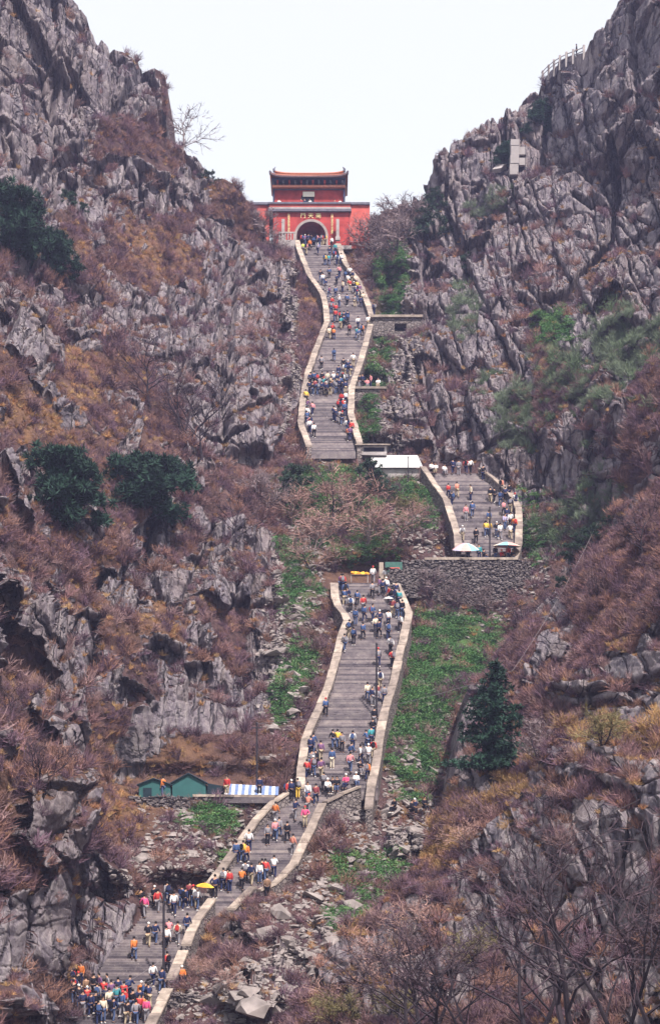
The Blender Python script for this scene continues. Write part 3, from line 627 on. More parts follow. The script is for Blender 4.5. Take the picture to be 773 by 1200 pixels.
# ------------------------------------------------------------------ stairway
RISE = 0.19
cube = bpy.data.meshes.new('step'); _bm = bmesh.new(); bmesh.ops.create_cube(_bm, size=1.0)
bmesh.ops.bevel(_bm, geom=[e for e in _bm.edges if abs(e.verts[0].co.z - .5) < .01 and abs(e.verts[1].co.z - .5) < .01], offset=.03, segments=1, affect='EDGES'); _bm.to_mesh(cube); _bm.free(); cube.materials.append(STEP)
STEPS = []
FL_LABEL = {'A': 'lowest grey stone stair flight packed with climbers', 'B': 'slanting grey stone stair flight above the lowest bend', 'C': 'long middle grey stone stair flight beside the green slope', 'D': 'grey stone side flight behind the two striped parasols', 'E': 'steep upper grey stone stair flight leading to the red gate'}
for key, fl in FLIGHTS.items():
    ya, yb = fl['y']; Ya, Yb = Yst(ya), Yst(yb); za, zb = Zst_Y(Ya), Zst_Y(Yb)
    n = int((zb - za) / RISE); zl = za + RISE * np.arange(n + 1); Yl = np.interp(zl, _Zs, _Ys)
    yl = YH - F * zl / Yl
    root = empty('stone_stairway', (0, Ya, za), FL_LABEL[key], None, None, 'structure')
    for i in range(n):
        if Yl[i + 1] - Yl[i] < .05: continue
        xl = (edge(fl['L'], yl[i]) - XC) / F * Yl[i] - .15; xr = (edge(fl['R'], yl[i]) - XC) / F * Yl[i] + .15
        o = bpy.data.objects.new('step', cube); COL.objects.link(o); o.parent = root
        d = Yl[i + 1] - Yl[i] + .12
        o.location = ((xl + xr) / 2, Yl[i] + d / 2 - Ya, zl[i] - .35 - za + random.uniform(-.012, .012)); o.scale = (xr - xl, d, .7)
        STEPS.append((key, Yl[i], zl[i], xl, xr))
def step_z(Y):
    return max((z for k, y, z, a, b in STEPS if y <= Y + .02), default=Zst_Y(Y))
STEP_Y = np.array([t[1] for t in STEPS]); STEP_Z = np.array([t[2] for t in STEPS]); _o = np.argsort(STEP_Y); STEP_Y, STEP_Z = STEP_Y[_o], STEP_Z[_o]
def step_z(Y): return float(STEP_Z[np.clip(np.searchsorted(STEP_Y, Y + .01) - 1, 0, len(STEP_Y) - 1)])

WALLS = [
 ('low rough stone parapet on the outer side of the lowest flight', [(150, 1270), (176, 1200), (197, 1158)], .85, 3.2),
 ('short stone parapet stepping up beside the pole on the lowest flight', [(201, 1146), (215, 1113)], .85, 3.2),
 ('stone parapet of the lowest flight ending at the bend', [(218, 1106), (226, 1083), (249, 1052)], .9, 3.6),
 ('short stone parapet just past the bend, above the dark drain opening', [(271, 1064), (297, 1038)], .8, 3.6),
 ('stone parapet on the rubble side of the slanting flight', [(303, 1042), (324, 1033), (343, 1013), (378, 941)], .8, 3.4),
 ('short level stone parapet joining the slanting and middle flights', [(380, 939), (398, 930), (421, 921)], .55, 3.0),
 ('stone parapet on the tent side of the slanting flight', [(246, 1035), (273, 998), (301, 958), (324, 935), (336, 928)], .8, 1.6),
 ('long curving stone parapet on the rubble side of the middle flight', [(352, 922), (353, 896), (358, 863), (373, 830), (386, 800), (395, 764), (400, 743), (408, 724), (398, 713), (393, 705), (391, 683)], .8, 2.2),
 ('long curving stone parapet on the green slope side of the middle flight', [(432, 946), (434, 925), (441, 891), (445, 858), (450, 834), (462, 794), (467, 769), (472, 749), (479, 719), (472, 702), (464, 683)], .8, 2.6),
 ('curving stone parapet on the inner side of the side flight', [(495, 546), (509, 567), (523, 586), (531, 611), (536, 629), (537, 645)][::-1], .75, 2.0),
 ('curving stone parapet under the cliff side of the side flight', [(602, 655), (607, 640), (608, 614), (607, 594), (598, 578), (581, 562), (562, 548)], .75, 2.0),
 ('winding stone parapet on the cliff side of the upper flight', [(362, 522), (352, 495), (355, 466), (361, 435), (372, 404), (383, 376), (382, 361), (378, 344), (362, 321), (350, 290), (348, 281)], .8, 2.2),
 ('winding stone parapet on the grassy side of the upper flight', [(421, 519), (416, 501), (411, 484), (412, 453), (420, 430), (429, 399), (436, 373), (432, 360), (422, 332), (405, 309), (396, 285)], .8, 2.6),
]
def wall_path(pl, up):
    out = []
    for (x0, y0), (x1, y1) in zip(pl[:-1], pl[1:]):
        for t in np.linspace(0, 1, 9)[:-1]:
            y = y0 + (y1 - y0) * t; x = x0 + (x1 - x0) * t; out.append(W(x, y, Ycop(y, up)))
    out.append(W(*pl[-1], Ycop(pl[-1][1], up)))
    # even spacing
    d = [0.0]
    for a, b in zip(out[:-1], out[1:]): d.append(d[-1] + (b - a).length)
    n = max(2, round(d[-1] / 1.5)); A = np.array([tuple(p) for p in out]); t = np.linspace(0, d[-1], n + 1)
    return [Vector((np.interp(q, d, A[:, 0]), np.interp(q, d, A[:, 1]), np.interp(q, d, A[:, 2]))) for q in t]
def parapet(label, pl, up, drop, group='parapets along the stairway', half=.27):
    p = wall_path(pl, up); root = empty('stone_parapet', p[0], label, 'parapet', group); o0 = p[0]
    lat = []
    for i in range(len(p)):
        d = p[min(i + 1, len(p) - 1)] - p[max(i - 1, 0)]; d.z = 0; d.normalize(); lat.append(Vector((d.y, -d.x, 0)))
    V = []; Fc = []
    for q, l in zip(p, lat):
        q = q - o0
        for sgn, zz in ((-1, -.16), (1, -.16), (1, -up - drop), (-1, -up - drop)): V.append(tuple(q + l * (half * sgn) + Vector((0, 0, zz))))
    for i in range(len(p) - 1):
        for k in range(4): Fc.append((4 * i + k, 4 * i + (k + 1) % 4, 4 * i + 4 + (k + 1) % 4, 4 * i + 4 + k))
    Fc += [(3, 2, 1, 0), tuple(4 * (len(p) - 1) + k for k in range(4))]
    mesh_obj('masonry', V, Fc, MASON, root)
    for i in range(len(p) - 1):
        a, b = p[i] - o0, p[i + 1] - o0; d = (b - a); g_ = d * (.015); j = Vector((random.uniform(-.03, .03), random.uniform(-.03, .03), random.uniform(-.03, .03))); w = half + .10 + random.uniform(-.02, .03)
        a2, b2 = a + g_ + j, b - g_ + j; l0, l1 = lat[i] * w, lat[i + 1] * w; t = Vector((0, 0, .17))
        MB().hexa([a2 - l0 - t, a2 + l0 - t, b2 + l1 - t, b2 - l1 - t, a2 - l0, a2 + l0, b2 + l1, b2 - l1]).build('coping_stone', COPE, root)
    return root
for wdef in WALLS: parapet(*wdef)

# dry-stone walls with real stones: a fine relief over a solid core
def rubble_wall(name, label, pts, z_top, z_bot, cat='wall', seed=1, cell=.42, thick=.9, res=.10, cap=True):
    """pts: plan polyline [(X, Y)...]; face towards -Y"""
    A = np.array(pts, float); d = np.concatenate([[0], np.cumsum(np.linalg.norm(np.diff(A, axis=0), axis=1))])
    n = int(d[-1] / res); m = int((z_top - z_bot) / res); t = np.linspace(0, d[-1], n + 1)
    X = np.interp(t, d, A[:, 0]); Y = np.interp(t, d, A[:, 1]); tx = np.gradient(X); ty = np.gradient(Y); ln = np.hypot(tx, ty); nx, ny = ty / ln, -tx / ln
    z = np.linspace(z_bot, z_top, m + 1)
    G = np.stack([np.broadcast_to(X, (m + 1, n + 1)), np.broadcast_to(Y, (m + 1, n + 1)), np.broadcast_to(z[:, None], (m + 1, n + 1))], -1)
    Q = np.stack([np.broadcast_to(t, (m + 1, n + 1)), 0 * G[..., 0] + seed * 7.7, G[..., 2] * 1.5], -1) / cell
    F1, F2, D, Rn = voro(Q, seed)
    h = .16 * (Rn[..., 0] - .5) + .12 * (D * (Rn[..., 1:4] - .5)).sum(-1) + .14 * sstep(0, .22, F2 - F1)
    G = G + np.stack([nx * h, ny * h, 0 * h], -1)
    G[-1, :, 2] += (Rn[-1, :, 1] - .5) * .25
    V = G.reshape(-1, 3).tolist(); Fc = [(i * (n + 1) + j, i * (n + 1) + j + 1, (i + 1) * (n + 1) + j + 1, (i + 1) * (n + 1) + j) for i in range(m) for j in range(n)]
    b0 = len(V)
    for j in range(n + 1): V.append((X[j] - nx[j] * thick, Y[j] - ny[j] * thick, float(G[-1, j, 2])))
    Fc += [(m * (n + 1) + j, m * (n + 1) + j + 1, b0 + j + 1, b0 + j) for j in range(n)]
    root = empty(name, (float(X[0]), float(Y[0]), z_bot), label, cat)
    o = mesh_obj('rubble_face', [(v[0] - float(X[0]), v[1] - float(Y[0]), v[2] - z_bot) for v in V], Fc, DRY, root); o['kind'] = 'stuff'
    return root
DRY = mat_masonry('dry_stone', 2.4, (0.155, 0.132, 0.135), (0.04, 0.034, 0.042))
def plan(x, Y): return ((x - XC) / F * Y, Y)
def zz(y, Y): return (YH - y) / F * Y
r1 = rubble_wall('retaining_masonry', 'tall dry stone retaining wall under the parasol landing', [plan(470, 172.5), plan(500, 172.2), plan(606, 172.2), plan(622, 174)], zz(656, 172.2), zz(722, 172.2), 'wall', 3, .45)
bx = MB(); a_, b_ = plan(497, 172.3), plan(606, 172.3)
for k in range(8):
    x0 = a_[0] + (b_[0] - a_[0]) * k / 8; x1 = a_[0] + (b_[0] - a_[0]) * (k + 1) / 8 - .02
    MB().box(x0 - r1.location.x, x1 - r1.location.x, a_[1] - .25 - r1.location.y, a_[1] + .5 - r1.location.y, zz(656, 172.2) - r1.location.z - .02, zz(656, 172.2) - r1.location.z + .22 + .01 * (k % 3)).build('coping_stone', COPE, r1)
r2 = rubble_wall('dry_stone_terrace', 'dry stone terrace wall below the green tents', [plan(150, 138.5), plan(240, 139.2), plan(320, 140.3)], zz(934, 139.5), zz(985, 139.5), 'wall', 5, .5)
MB().box(0, 0, 0, 0, 0, 0)
for k in range(6):
    x0, x1 = plan(226 + k * 16, 139.2)[0], plan(226 + k * 16 + 15.8, 139.2)[0]
    MB().box(x0 - r2.location.x, x1 - r2.location.x, 139.0 + k * .15 - r2.location.y, 139.8 + k * .15 - r2.location.y, zz(934, 139.5) - r2.location.z, zz(934, 139.5) - r2.location.z + .2).build('coping_stone', COPE, r2)
MB().box(plan(150, 139)[0] - r2.location.x, plan(322, 140.5)[0] - r2.location.x, .9, 7.0, zz(934, 139.5) - r2.location.z - .5, zz(934, 139.5) - r2.location.z - .02).build('paving', STEP, r2)
rubble_wall('dry_stone_bank', 'low broken dry stone wall across the foot of the gully', [plan(200, 118.0), plan(250, 117.2), plan(302, 116.0)], zz(1166, 117), zz(1225, 117), 'wall', 9, .45)
rubble_wall('path_embankment', 'sloping stone wall carrying the path up to the parasol landing', [plan(455, 169.5), plan(478, 171), plan(500, 172.6)], zz(668, 171), zz(700, 171), 'wall', 12, .4)

# slab terrace with the dark opening beside the upper flight
DARK = plain('dark_interior', (0.012, 0.012, 0.022), .9, .2)  # near-black colour stands in for the shade inside openings
CONC = plain('grey_concrete', (0.34, 0.31, 0.31), .85, .25, 1.5)
WHITE = plain('weathered_white', (0.31, 0.285, 0.29), .7, .12, 1.2)
def local(root, mbuild, name, mat): return mbuild.build(name, mat, root)
def boxes_px(root, Y, x0, x1, y0, y1, dy0, dy1, name, mat):
    """box seen at columns x0..x1, rows y0..y1 when at distance Y; dy: front and back offset"""
    p = root.location; a, b = W(x0, y1, Y), W(x1, y0, Y)
    return MB().box(a.x - p.x, b.x - p.x, Y + dy0 - p.y, Y + dy1 - p.y, a.z - p.z, b.z - p.z).build(name, mat, root)
Yt = 223.0
t1 = empty('culvert_terrace', W(465, 395, Yt), 'stone terrace with a dark square opening beside the upper flight', 'terrace')
boxes_px(t1, Yt, 437, 462, 372, 394, 0, 4, 'wall', MASON); boxes_px(t1, Yt, 476, 494, 372, 394, 0, 4, 'wall', MASON); boxes_px(t1, Yt, 462, 476, 372, 379, 0.003, 4, 'lintel', MASON); boxes_px(t1, Yt, 462, 476, 388, 394, 0.003, 4, 'wall', MASON)
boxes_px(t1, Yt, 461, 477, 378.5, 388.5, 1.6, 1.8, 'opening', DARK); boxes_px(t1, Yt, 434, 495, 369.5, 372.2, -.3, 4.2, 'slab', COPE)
Yt2 = 206.0
t2 = empty('side_terrace', W(430, 466, Yt2), 'small stone terrace beside the crowd on the upper flight', 'terrace')
boxes_px(t2, Yt2, 412, 452, 456, 470, 0, 3.5, 'wall', MASON); boxes_px(t2, Yt2, 411, 453, 453.4, 456, -.25, 3.6, 'slab', COPE)

# ------------------------------------------------------------------ gate tower
RED = plain('red_plaster', (0.36, 0.052, 0.048), .88, .38, .7)
REDF = plain('red_faded', (0.46, 0.10, 0.085), .85, .3, .6)
GREYB = plain('grey_blue_tile', (0.12, 0.12, 0.16), .7, .3, 2.0)
TILE = plain('ochre_glazed_tile', (0.34, 0.105, 0.05), .45, .35, 2.5, 0, .5)
BLUEB = plain('painted_brackets', (0.030, 0.035, 0.085), .7, .5, 3.0)
ARCHS = plain('arch_stone', (0.30, 0.26, 0.25), .85, .25, 1.5)
GOLD = plain('pale_gold_lettering', (0.80, 0.70, 0.36), .6, .05)
CREAM = plain('cream_plaque', (0.78, 0.76, 0.66), .7, .06)
GY = 250.0
def gx(px): return (px - XC) / F * GY
def gz(py): return (YH - py) / F * GY
gate = empty('gate_tower', (gx(364.5), GY, gz(289)), 'red two-storey gate tower with dark arch at the head of the stairs', 'gate tower')
GO = gate.location
def gbox(name, mat, x0, x1, y0, y1, d0, d1, parent=None):
    k = (GY + d0) / GY; return MB().box(gx(x0) * k - GO.x, gx(x1) * k - GO.x, d0, d1, gz(y1) * k - GO.z, gz(y0) * k - GO.z).build(name, mat, parent or gate)
# base wall with an arched passage
n = 28; ac, ar = gx(364.5) - GO.x, gx(364.5 + 17) - gx(364.5); zs = gz(277) - GO.z
arc = [(ac - ar, 0.0)] + [(ac - ar * math.cos(math.pi * i / n), zs + ar * math.sin(math.pi * i / n)) for i in range(n + 1)] + [(ac + ar, 0.0)]
xl, xr, zt = gx(320) - GO.x, gx(409) - GO.x, gz(247) - GO.z
def outer(p):
    x, z = p
    t = (x - ac) / ar
    if z <= zs: return (xl if t < 0 else xr, z)
    a = math.atan2(z - zs, x - ac); k = min((xr - ac) / max(abs(math.cos(a)), 1e-6) if math.cos(a) > 0 else (ac - xl) / max(abs(math.cos(a)), 1e-6), (zt - zs) / max(math.sin(a), 1e-6))
    return (ac + k * math.cos(a), zs + k * math.sin(a))
V = []; Fc = []
for dpt in (0.0, 8.0):
    for p in arc: V.append((p[0], dpt, p[1]))
    for p in arc: q = outer(p); V.append((q[0], dpt, q[1]))
m = len(arc)
for i in range(m - 1):
    Fc.append((i, i + 1, m + i + 1, m + i)); Fc.append((2 * m + i, 3 * m + i, 3 * m + i + 1, 2 * m + i + 1)); Fc.append((i, 2 * m + i, 2 * m + i + 1, i + 1)); Fc.append((m + i, m + i + 1, 3 * m + i + 1, 3 * m + i))
# the strip leaves the two top corners open: fill them as small gussets
c0 = len(V)
for cxn in (xl, xr):
    idx = [i for i in range(m) if abs(outer(arc[i])[1] - zt) < 1e-4]; side = [i for i in range(m) if abs(outer(arc[i])[0] - cxn) < 1e-4 and arc[i][1] > zs]
    a = min(idx) if cxn == xl else max(idx); b = max(side) if cxn == xl else min(side)
    for dpt, off in ((0.0, 0), (8.0, 2 * m)):
        V.append((cxn, dpt, zt)); Fc.append((m + off + a, m + off + b, len(V) - 1))
mesh_obj('base_masonry', V, Fc, RED, gate)
V = []; Fc = []
for dpt in (-.12, .25):
    for k in (1.0, 1.17):
        for p in arc:
            V.append((ac + (p[0] - ac) * k, dpt, p[1] if p[1] <= 0 else zs + (p[1] - zs) * (k if p[1] > zs else 1)))
for i in range(m - 1):
    Fc.append((i, i + 1, m + i + 1, m + i)); Fc.append((m + i, m + i + 1, 3 * m + i + 1, 3 * m + i)); Fc.append((i, 2 * m + i, 2 * m + i + 1, i + 1))
mesh_obj('arch_surround', V, Fc, ARCHS, gate)
gbox('passage_dark_panel', DARK, 345, 384, 258, 289, 6.2, 6.4)  # near-black panel added to close the arch passage in painted darkness
gbox('threshold', CONC, 318, 412, 287.5, 292, -.6, 8.2)
gbox('string_course', GREYB, 314, 411.5, 244.5, 247.3, -.45, 8.3); gbox('string_course', CONC, 315, 411, 242.6, 244.6, -.3, 8.2)
gbox('parapet', REDF, 315.5, 410.5, 238.6, 242.6, -.2, .35)
gbox('parapet_cap', GREYB, 313.5, 411.5, 236.6, 238.6, -.4, .55)
for sx0, sx1 in ((295, 315.4), (410.7, 433)):
    wv = gbox('wing_masonry', REDF, sx0, sx1, 239.4, 291, .6, 3.0); 
    gbox('cap_tile', GREYB, sx0 - 1, sx1 + .2, 236.8, 239.4, .3, 3.3)
gbox('wing_masonry', REDF, 409.2, 425, 247.5, 284, .3, 2.2)
for px in (338.3, 389.0): gbox('couplet_board', REDF, px - 1.6, px + 1.6, 251, 275, -.10, -.003)
for px in (332, 395.5):
    MB().box(-.22, .22, -.16, .16, 0, 2.6).box(-.34, .34, -.26, .26, -.5, 0).build('stele', CONC, gate).location = (gx(px) - GO.x, -1.0, gz(281) - GO.z)
# balustrade court on the left of the arch
gbox('court_base', CONC, 326, 346, 281, 292, -1.4, 0)
for k in range(6): gbox('baluster', CONC, 327 + k * 3.3, 328.3 + k * 3.3, 272, 281, -1.3, -1.1)
gbox('balustrade_rail', CONC, 326.5, 345.5, 271.5, 273, -1.32, -1.08)
# upper pavilion
gbox('upper_masonry', RED, 321, 402.5, 221.6, 238, 2.6, 7.2)
for px in (320.6, 403.0): gbox('corner_column', BLUEB, px - .9, px + .9, 217, 238, 2.2, 2.7)
gbox('eave_band', GREYB, 320, 403.6, 219.4, 221.6, 2.2, 7.6); 
gbox('eave_tiles', TILE, 319, 404.5, 216.6, 219.4, 1.7, 8.0)
gbox('doorway', DARK, 353, 368, 229, 238, 2.5, 2.62); gbox('plaque', CREAM, 354.8, 368.4, 224.6, 230.2, 2.38, 2.55)
# bracket zone flares out to the eaves
k25, k14 = 252.5 / 250, 251.2 / 250; a0, a1, b0, b1 = gx(322) * k25 - GO.x, gx(402) * k25 - GO.x, gx(317.5) * k14 - GO.x, gx(405) * k14 - GO.x; z0, z1 = gz(216.6) * k25 - GO.z, gz(207.5) * k14 - GO.z
MB().hexa([(a0, 2.5, z0), (a1, 2.5, z0), (a1, 7.3, z0), (a0, 7.3, z0), (b0, 1.4, z1), (b1, 1.4, z1), (b1, 8.4, z1), (b0, 8.4, z1)]).build('bracket_frieze', BLUEB, gate)
for k in range(12):
    x = 324 + k * 6.9; gbox('bracket_set', GREYB if k % 2 else RED, x, x + 2.4, 210.8, 214.6, 1.75, 2.4)
# hipped roof with upturned corners
def roof_pt(u, v):
    """u across -1..1, v 0 at eave .. 1 at ridge"""
    hw = 5.75 * (1 - .10 * v); x = u * hw
    lift = .30 * abs(u) ** 7 * (1 - v) ** 2 + .10 * abs(u) ** 3
    z = z1 + .05 + lift + 1.85 * (v ** 1.1); return Vector((x + ac - (.35), 1.0 + 3.9 * v - .25 * abs(u) ** 6 * (1 - v), z))
V = []; Fc = []; nu, nv = 40, 8
for j in range(nv + 1):
    for i in range(nu + 1): V.append(tuple(roof_pt(-1 + 2 * i / nu, j / nv)))
back = len(V)
for j in range(nv + 1):
    for i in range(nu + 1):
        p = roof_pt(-1 + 2 * i / nu, j / nv); V.append((p.x, 9.8 - p.y, p.z))
for o_ in (0, back):
    for j in range(nv):
        for i in range(nu):
            q = o_ + j * (nu + 1) + i; f = (q, q + 1, q + nu + 2, q + nu + 1); Fc.append(f if o_ == 0 else f[::-1])
for i in range(nu): Fc.append((i, back + i, back + i + 1, i + 1))
for i in (0, nu):
    for j in range(nv): Fc.append((j * (nu + 1) + i, (j + 1) * (nu + 1) + i, back + (j + 1) * (nu + 1) + i, back + j * (nu + 1) + i))
roof = mesh_obj('roof', V, Fc, TILE, gate, True)
mb = MB()
for i in range(45):
    u = -1 + 2 * i / 44; mb.tube([roof_pt(u, v) + Vector((0, -.05, .04)) for v in (0, .33, .66, 1)], .075, 5)
mb.build('tile_ribs', TILE, roof)
mb = MB()
for i in range(45):
    u = -1 + 2 * i / 44; p = roof_pt(u, 0); mb.box(p.x - .07, p.x + .07, p.y - .12, p.y + .3, p.z - .16, p.z + .02)
mb.build('eave_ends', GREYB, roof)
rp = [roof_pt(-1 + 2 * i / 20, 1) + Vector((0, 0, .12 + .25 * abs(-1 + 2 * i / 20) ** 6)) for i in range(21)]
MB().tube(rp, .2, 6).build('ridge', TILE, roof)
for sg in (-1, 1):
    p = rp[0 if sg < 0 else -1]; MB().tube([p, p + Vector((sg * .1, 0, .35)), p + Vector((-sg * .15, 0, .7))], [.26, .2, .06], 6).build('ridge_ornament', GREYB, roof)
    MB().tube([roof_pt(sg, v) + Vector((0, 0, .12)) for v in (0, .25, .5, .75, 1)], .14, 6).build('hip_ridge', GREYB, roof)
    for v in (.05, .15, .25, .35):
        q = roof_pt(sg, v) + Vector((0, 0, .2)); MB().tube([q, q + Vector((0, 0, .22))], [.1, .04], 5).build('hip_figure', GREYB, roof)
# carved lettering, read from right to left, and the two vertical couplets
def glyphs(text, size, centre, name, vertical=False, step=0.0, d=-.14):
    for k, ch in enumerate(text):
        cu = bpy.data.curves.new(name, 'FONT'); cu.body = ch; cu.size = size; cu.align_x = 'CENTER'; cu.align_y = 'CENTER'; cu.extrude = .02; cu.resolution_u = 2
        to = bpy.data.objects.new('tmp', cu); COL.objects.link(to); dg = bpy.context.evaluated_depsgraph_get(); dg.update()
        me = bpy.data.meshes.new_from_object(to.evaluated_get(dg)); bpy.data.objects.remove(to); me.materials.clear(); me.materials.append(GOLD)
        o = bpy.data.objects.new(name, me); COL.objects.link(o); o.parent = gate; o.rotation_euler = (math.pi / 2, 0, 0)
        o.location = (centre[0] + (0 if vertical else k * step), d, centre[1] - (k * step if vertical else 0))
glyphs('門天南', .82, (gx(355) - GO.x, gz(253.4) - GO.z), 'gate_character', False, gx(364) - gx(355))
glyphs('階崇萬級俯臨千嶂奇觀', .33, (gx(338.3) - GO.x, gz(252.3) - GO.z), 'couplet_character', True, .29, -.13)
glyphs('門闢九霄仰步三天勝蹟', .33, (gx(389.0) - GO.x, gz(252.3) - GO.z), 'couplet_character', True, .29, -.13)

# ------------------------------------------------------------------ white carved panels, huts, tents, poles
p0, _n = surf(MAIN, 604, 204); Yp = p0.y - 1.2
st = empty('inscription_panel', W(604, 205, Yp), 'white carved stone panels standing on the right cliff', 'inscription')
for (x0, x1, y0, y1, d) in ((598, 608, 163, 170, 0), (598.4, 608, 170.3, 181, .05), (597.6, 607.6, 181.3, 191, 0), (597, 607, 191.3, 204, .06), (608.3, 615.2, 171, 180, .25), (608, 615, 184, 192.5, .2)):
    boxes_px(st, Yp, x0, x1, y0, y1, d, 1.4, 'stone_panel', WHITE)
boxes_px(st, Yp, 607.5, 616, 170, 203, .9, 1.5, 'backing', DARK)
p0, _n = surf(MAIN, 584, 205)
mesh_obj('fallen_slab', [(-1.0, -.3, 0), (.2, -.5, .1), (1.0, 0, .9), (-.2, .3, 1.0), (-1.0, .2, -.3), (.2, .1, -.3), (1.1, .6, .5), (-.2, .8, .7)], [(0, 1, 2, 3), (4, 7, 6, 5), (0, 4, 5, 1), (1, 5, 6, 2), (2, 6, 7, 3), (3, 7, 4, 0)], WHITE).location = (p0 + Vector((0, -.6, 0)))
tag(bpy.data.objects['fallen_slab'], 'pale broken slab lying beside the white carved panels', 'slab')

def hut(name, label, cat, Y, x0, x1, ytop, yeave, ybase, depth, wallm, roofm, over=.35, slope=.6):
    r = empty(name, W((x0 + x1) / 2, ybase, Y), label, cat)
    o = boxes_px(r, Y, x0, x1, yeave + .3, ybase, 0, depth, 'wall', wallm)
    p = r.location; a, b = W(x0, yeave, Y), W(x1, yeave, Y); zr = W(x0, ytop, Y + depth + over).z - p.z; ze = a.z - p.z
    ax, bx_ = a.x - p.x - over, b.x - p.x + over
    MB().hexa([(ax, -over, ze), (bx_, -over, ze), (bx_ - .3, depth + over, zr - .1), (ax + .3, depth + over, zr - .1), (ax, -over, ze + .12), (bx_, -over, ze + .12), (bx_ - .3, depth + over, zr + .1), (ax + .3, depth + over, zr + .1)]).build('roof', roofm, r)
    return r
WROOF = plain('white_sheet_roof', (0.60, 0.59, 0.60), .5, .06, 1.0)
GRN_P = plain('faded_green_paint', (0.22, 0.36, 0.27), .7, .2, 1.0)
h1 = hut('roadside_shed', 'long shed with a white sheet roof between the two flights', 'shed', 188.5, 437, 491, 534.5, 549, 562, 4.5, CONC, WROOF)
h2 = hut('flat_kiosk', 'grey flat-roofed kiosk at the foot of the upper flight', 'kiosk', 192.0, 420, 453, 521, 522.5, 533, 3.0, CONC, COPE, .4)
boxes_px(h2, 192.0, 426, 450, 524.5, 529, -.04, .1, 'window', DARK)
h3 = hut('green_hut', 'faded green hut among bare trees at the cliff foot', 'hut', 189.0, 275, 306, 537, 540, 556, 3.0, GRN_P, CONC, .2)
for px in (274.2, 305.2): boxes_px(h3, 189.0, px, px + 2, 540, 556, -.08, .1, 'corner_post', WHITE)
# notice board at the turn
nb_ = empty('notice_board', W(461, 674, 171.5), 'green notice board with a red stripe at the turn of the path', 'notice board')
boxes_px(nb_, 171.5, 451, 471, 658.5, 672, 0, .12, 'board', plain('board_green', (0.05, 0.13, 0.11), .6)); boxes_px(nb_, 171.5, 454, 468, 665, 668, -.03, -.004, 'stripe', plain('board_red', (0.55, 0.12, 0.10), .6))
for px in (452, 470): boxes_px(nb_, 171.5, px - .5, px + .5, 670, 684, .02, .1, 'post', CONC)
boxes_px(empty('stone_post', W(446, 684, 171.0), 'pale square stone post beside the green notice board', 'post'), 171.0, 444, 449, 659, 686, 0, .45, 'shaft', COPE)

# ridge tents on the lower terrace
TENT = plain('teal_canvas', (0.032, 0.115, 0.115), .75, .15, 1.2); TENTD = plain('dark_canvas_trim', (0.012, 0.028, 0.04), .8)
Yn = 140.3; zt_ = zz(934, 139.5) + .05
def tent(label, x0, xm, x1, yr, ye, depth):
    r = empty('ridge_tent', (W(xm, 934, Yn).x, Yn, zt_), label, 'tent', 'tents on the lower terrace')
    X0, X1 = W(x0, 0, Yn).x - r.location.x, W(x1, 0, Yn).x - r.location.x; zr, ze = zz(yr, Yn) - zt_, zz(ye, Yn) - zt_
    mesh_obj('canvas_front', [(X0, 0, -.3), (X1, 0, -.3), (X1, 0, ze), (0, 0, zr), (X0, 0, ze), (X0, .05, -.3), (X1, .05, -.3), (X1, .05, ze), (0, .05, zr), (X0, .05, ze)], [(0, 1, 2, 3, 4), (9, 8, 7, 6, 5), (0, 5, 6, 1), (1, 6, 7, 2), (2, 7, 8, 3), (3, 8, 9, 4), (4, 9, 5, 0)], TENT, r)
    for sg, Xe in ((-1, X0), (1, X1)):
        MB().hexa([(0, -.12, zr), (Xe + sg * .15, -.12, ze - .06), (Xe + sg * .15, depth, ze - .06), (0, depth, zr), (0, -.12, zr + .07), (Xe + sg * .17, -.12, ze + .02), (Xe + sg * .17, depth, ze + .02), (0, depth, zr + .07)]).build('roof_flap', TENTD if False else TENT, r)
        MB().tube([(0, -.14, zr + .05), (Xe + sg * .16, -.14, ze)], .06, 5).build('edge_trim', TENTD, r)
        MB().box(min(Xe, Xe - sg * .04), max(Xe, Xe - sg * .04), 0.06, depth, -.3, ze - .07).build('canvas_side', TENT, r)
    return r
tent('larger teal ridge tent on the stone terrace', 202, 221, 241, 907, 918, 2.6)
tq = tent('smaller teal ridge tent with a dark opening', 163, 180, 200, 913, 920, 2.4)
MB().box(W(168, 0, Yn).x - tq.location.x, W(178, 0, Yn).x - tq.location.x, -.05, -.01, 0, .75).build('opening', TENTD, tq)
dk = empty('dark_shelter', (W(252, 934, Yn).x, Yn + .4, zt_), 'low dark tarpaulin shelter between the large tent and the striped awning', 'shelter')
mesh_obj('tarpaulin', [(-.8, 0, -.2), (.8, 0, -.2), (.8, 0, .9), (-.6, 0, 1.15), (-.8, 1.5, -.2), (.8, 1.5, -.2), (.7, 1.5, .8), (-.6, 1.5, 1.0)], [(0, 1, 2, 3), (7, 6, 5, 4), (3, 2, 6, 7), (1, 5, 6, 2), (0, 3, 7, 4)], TENTD, dk)
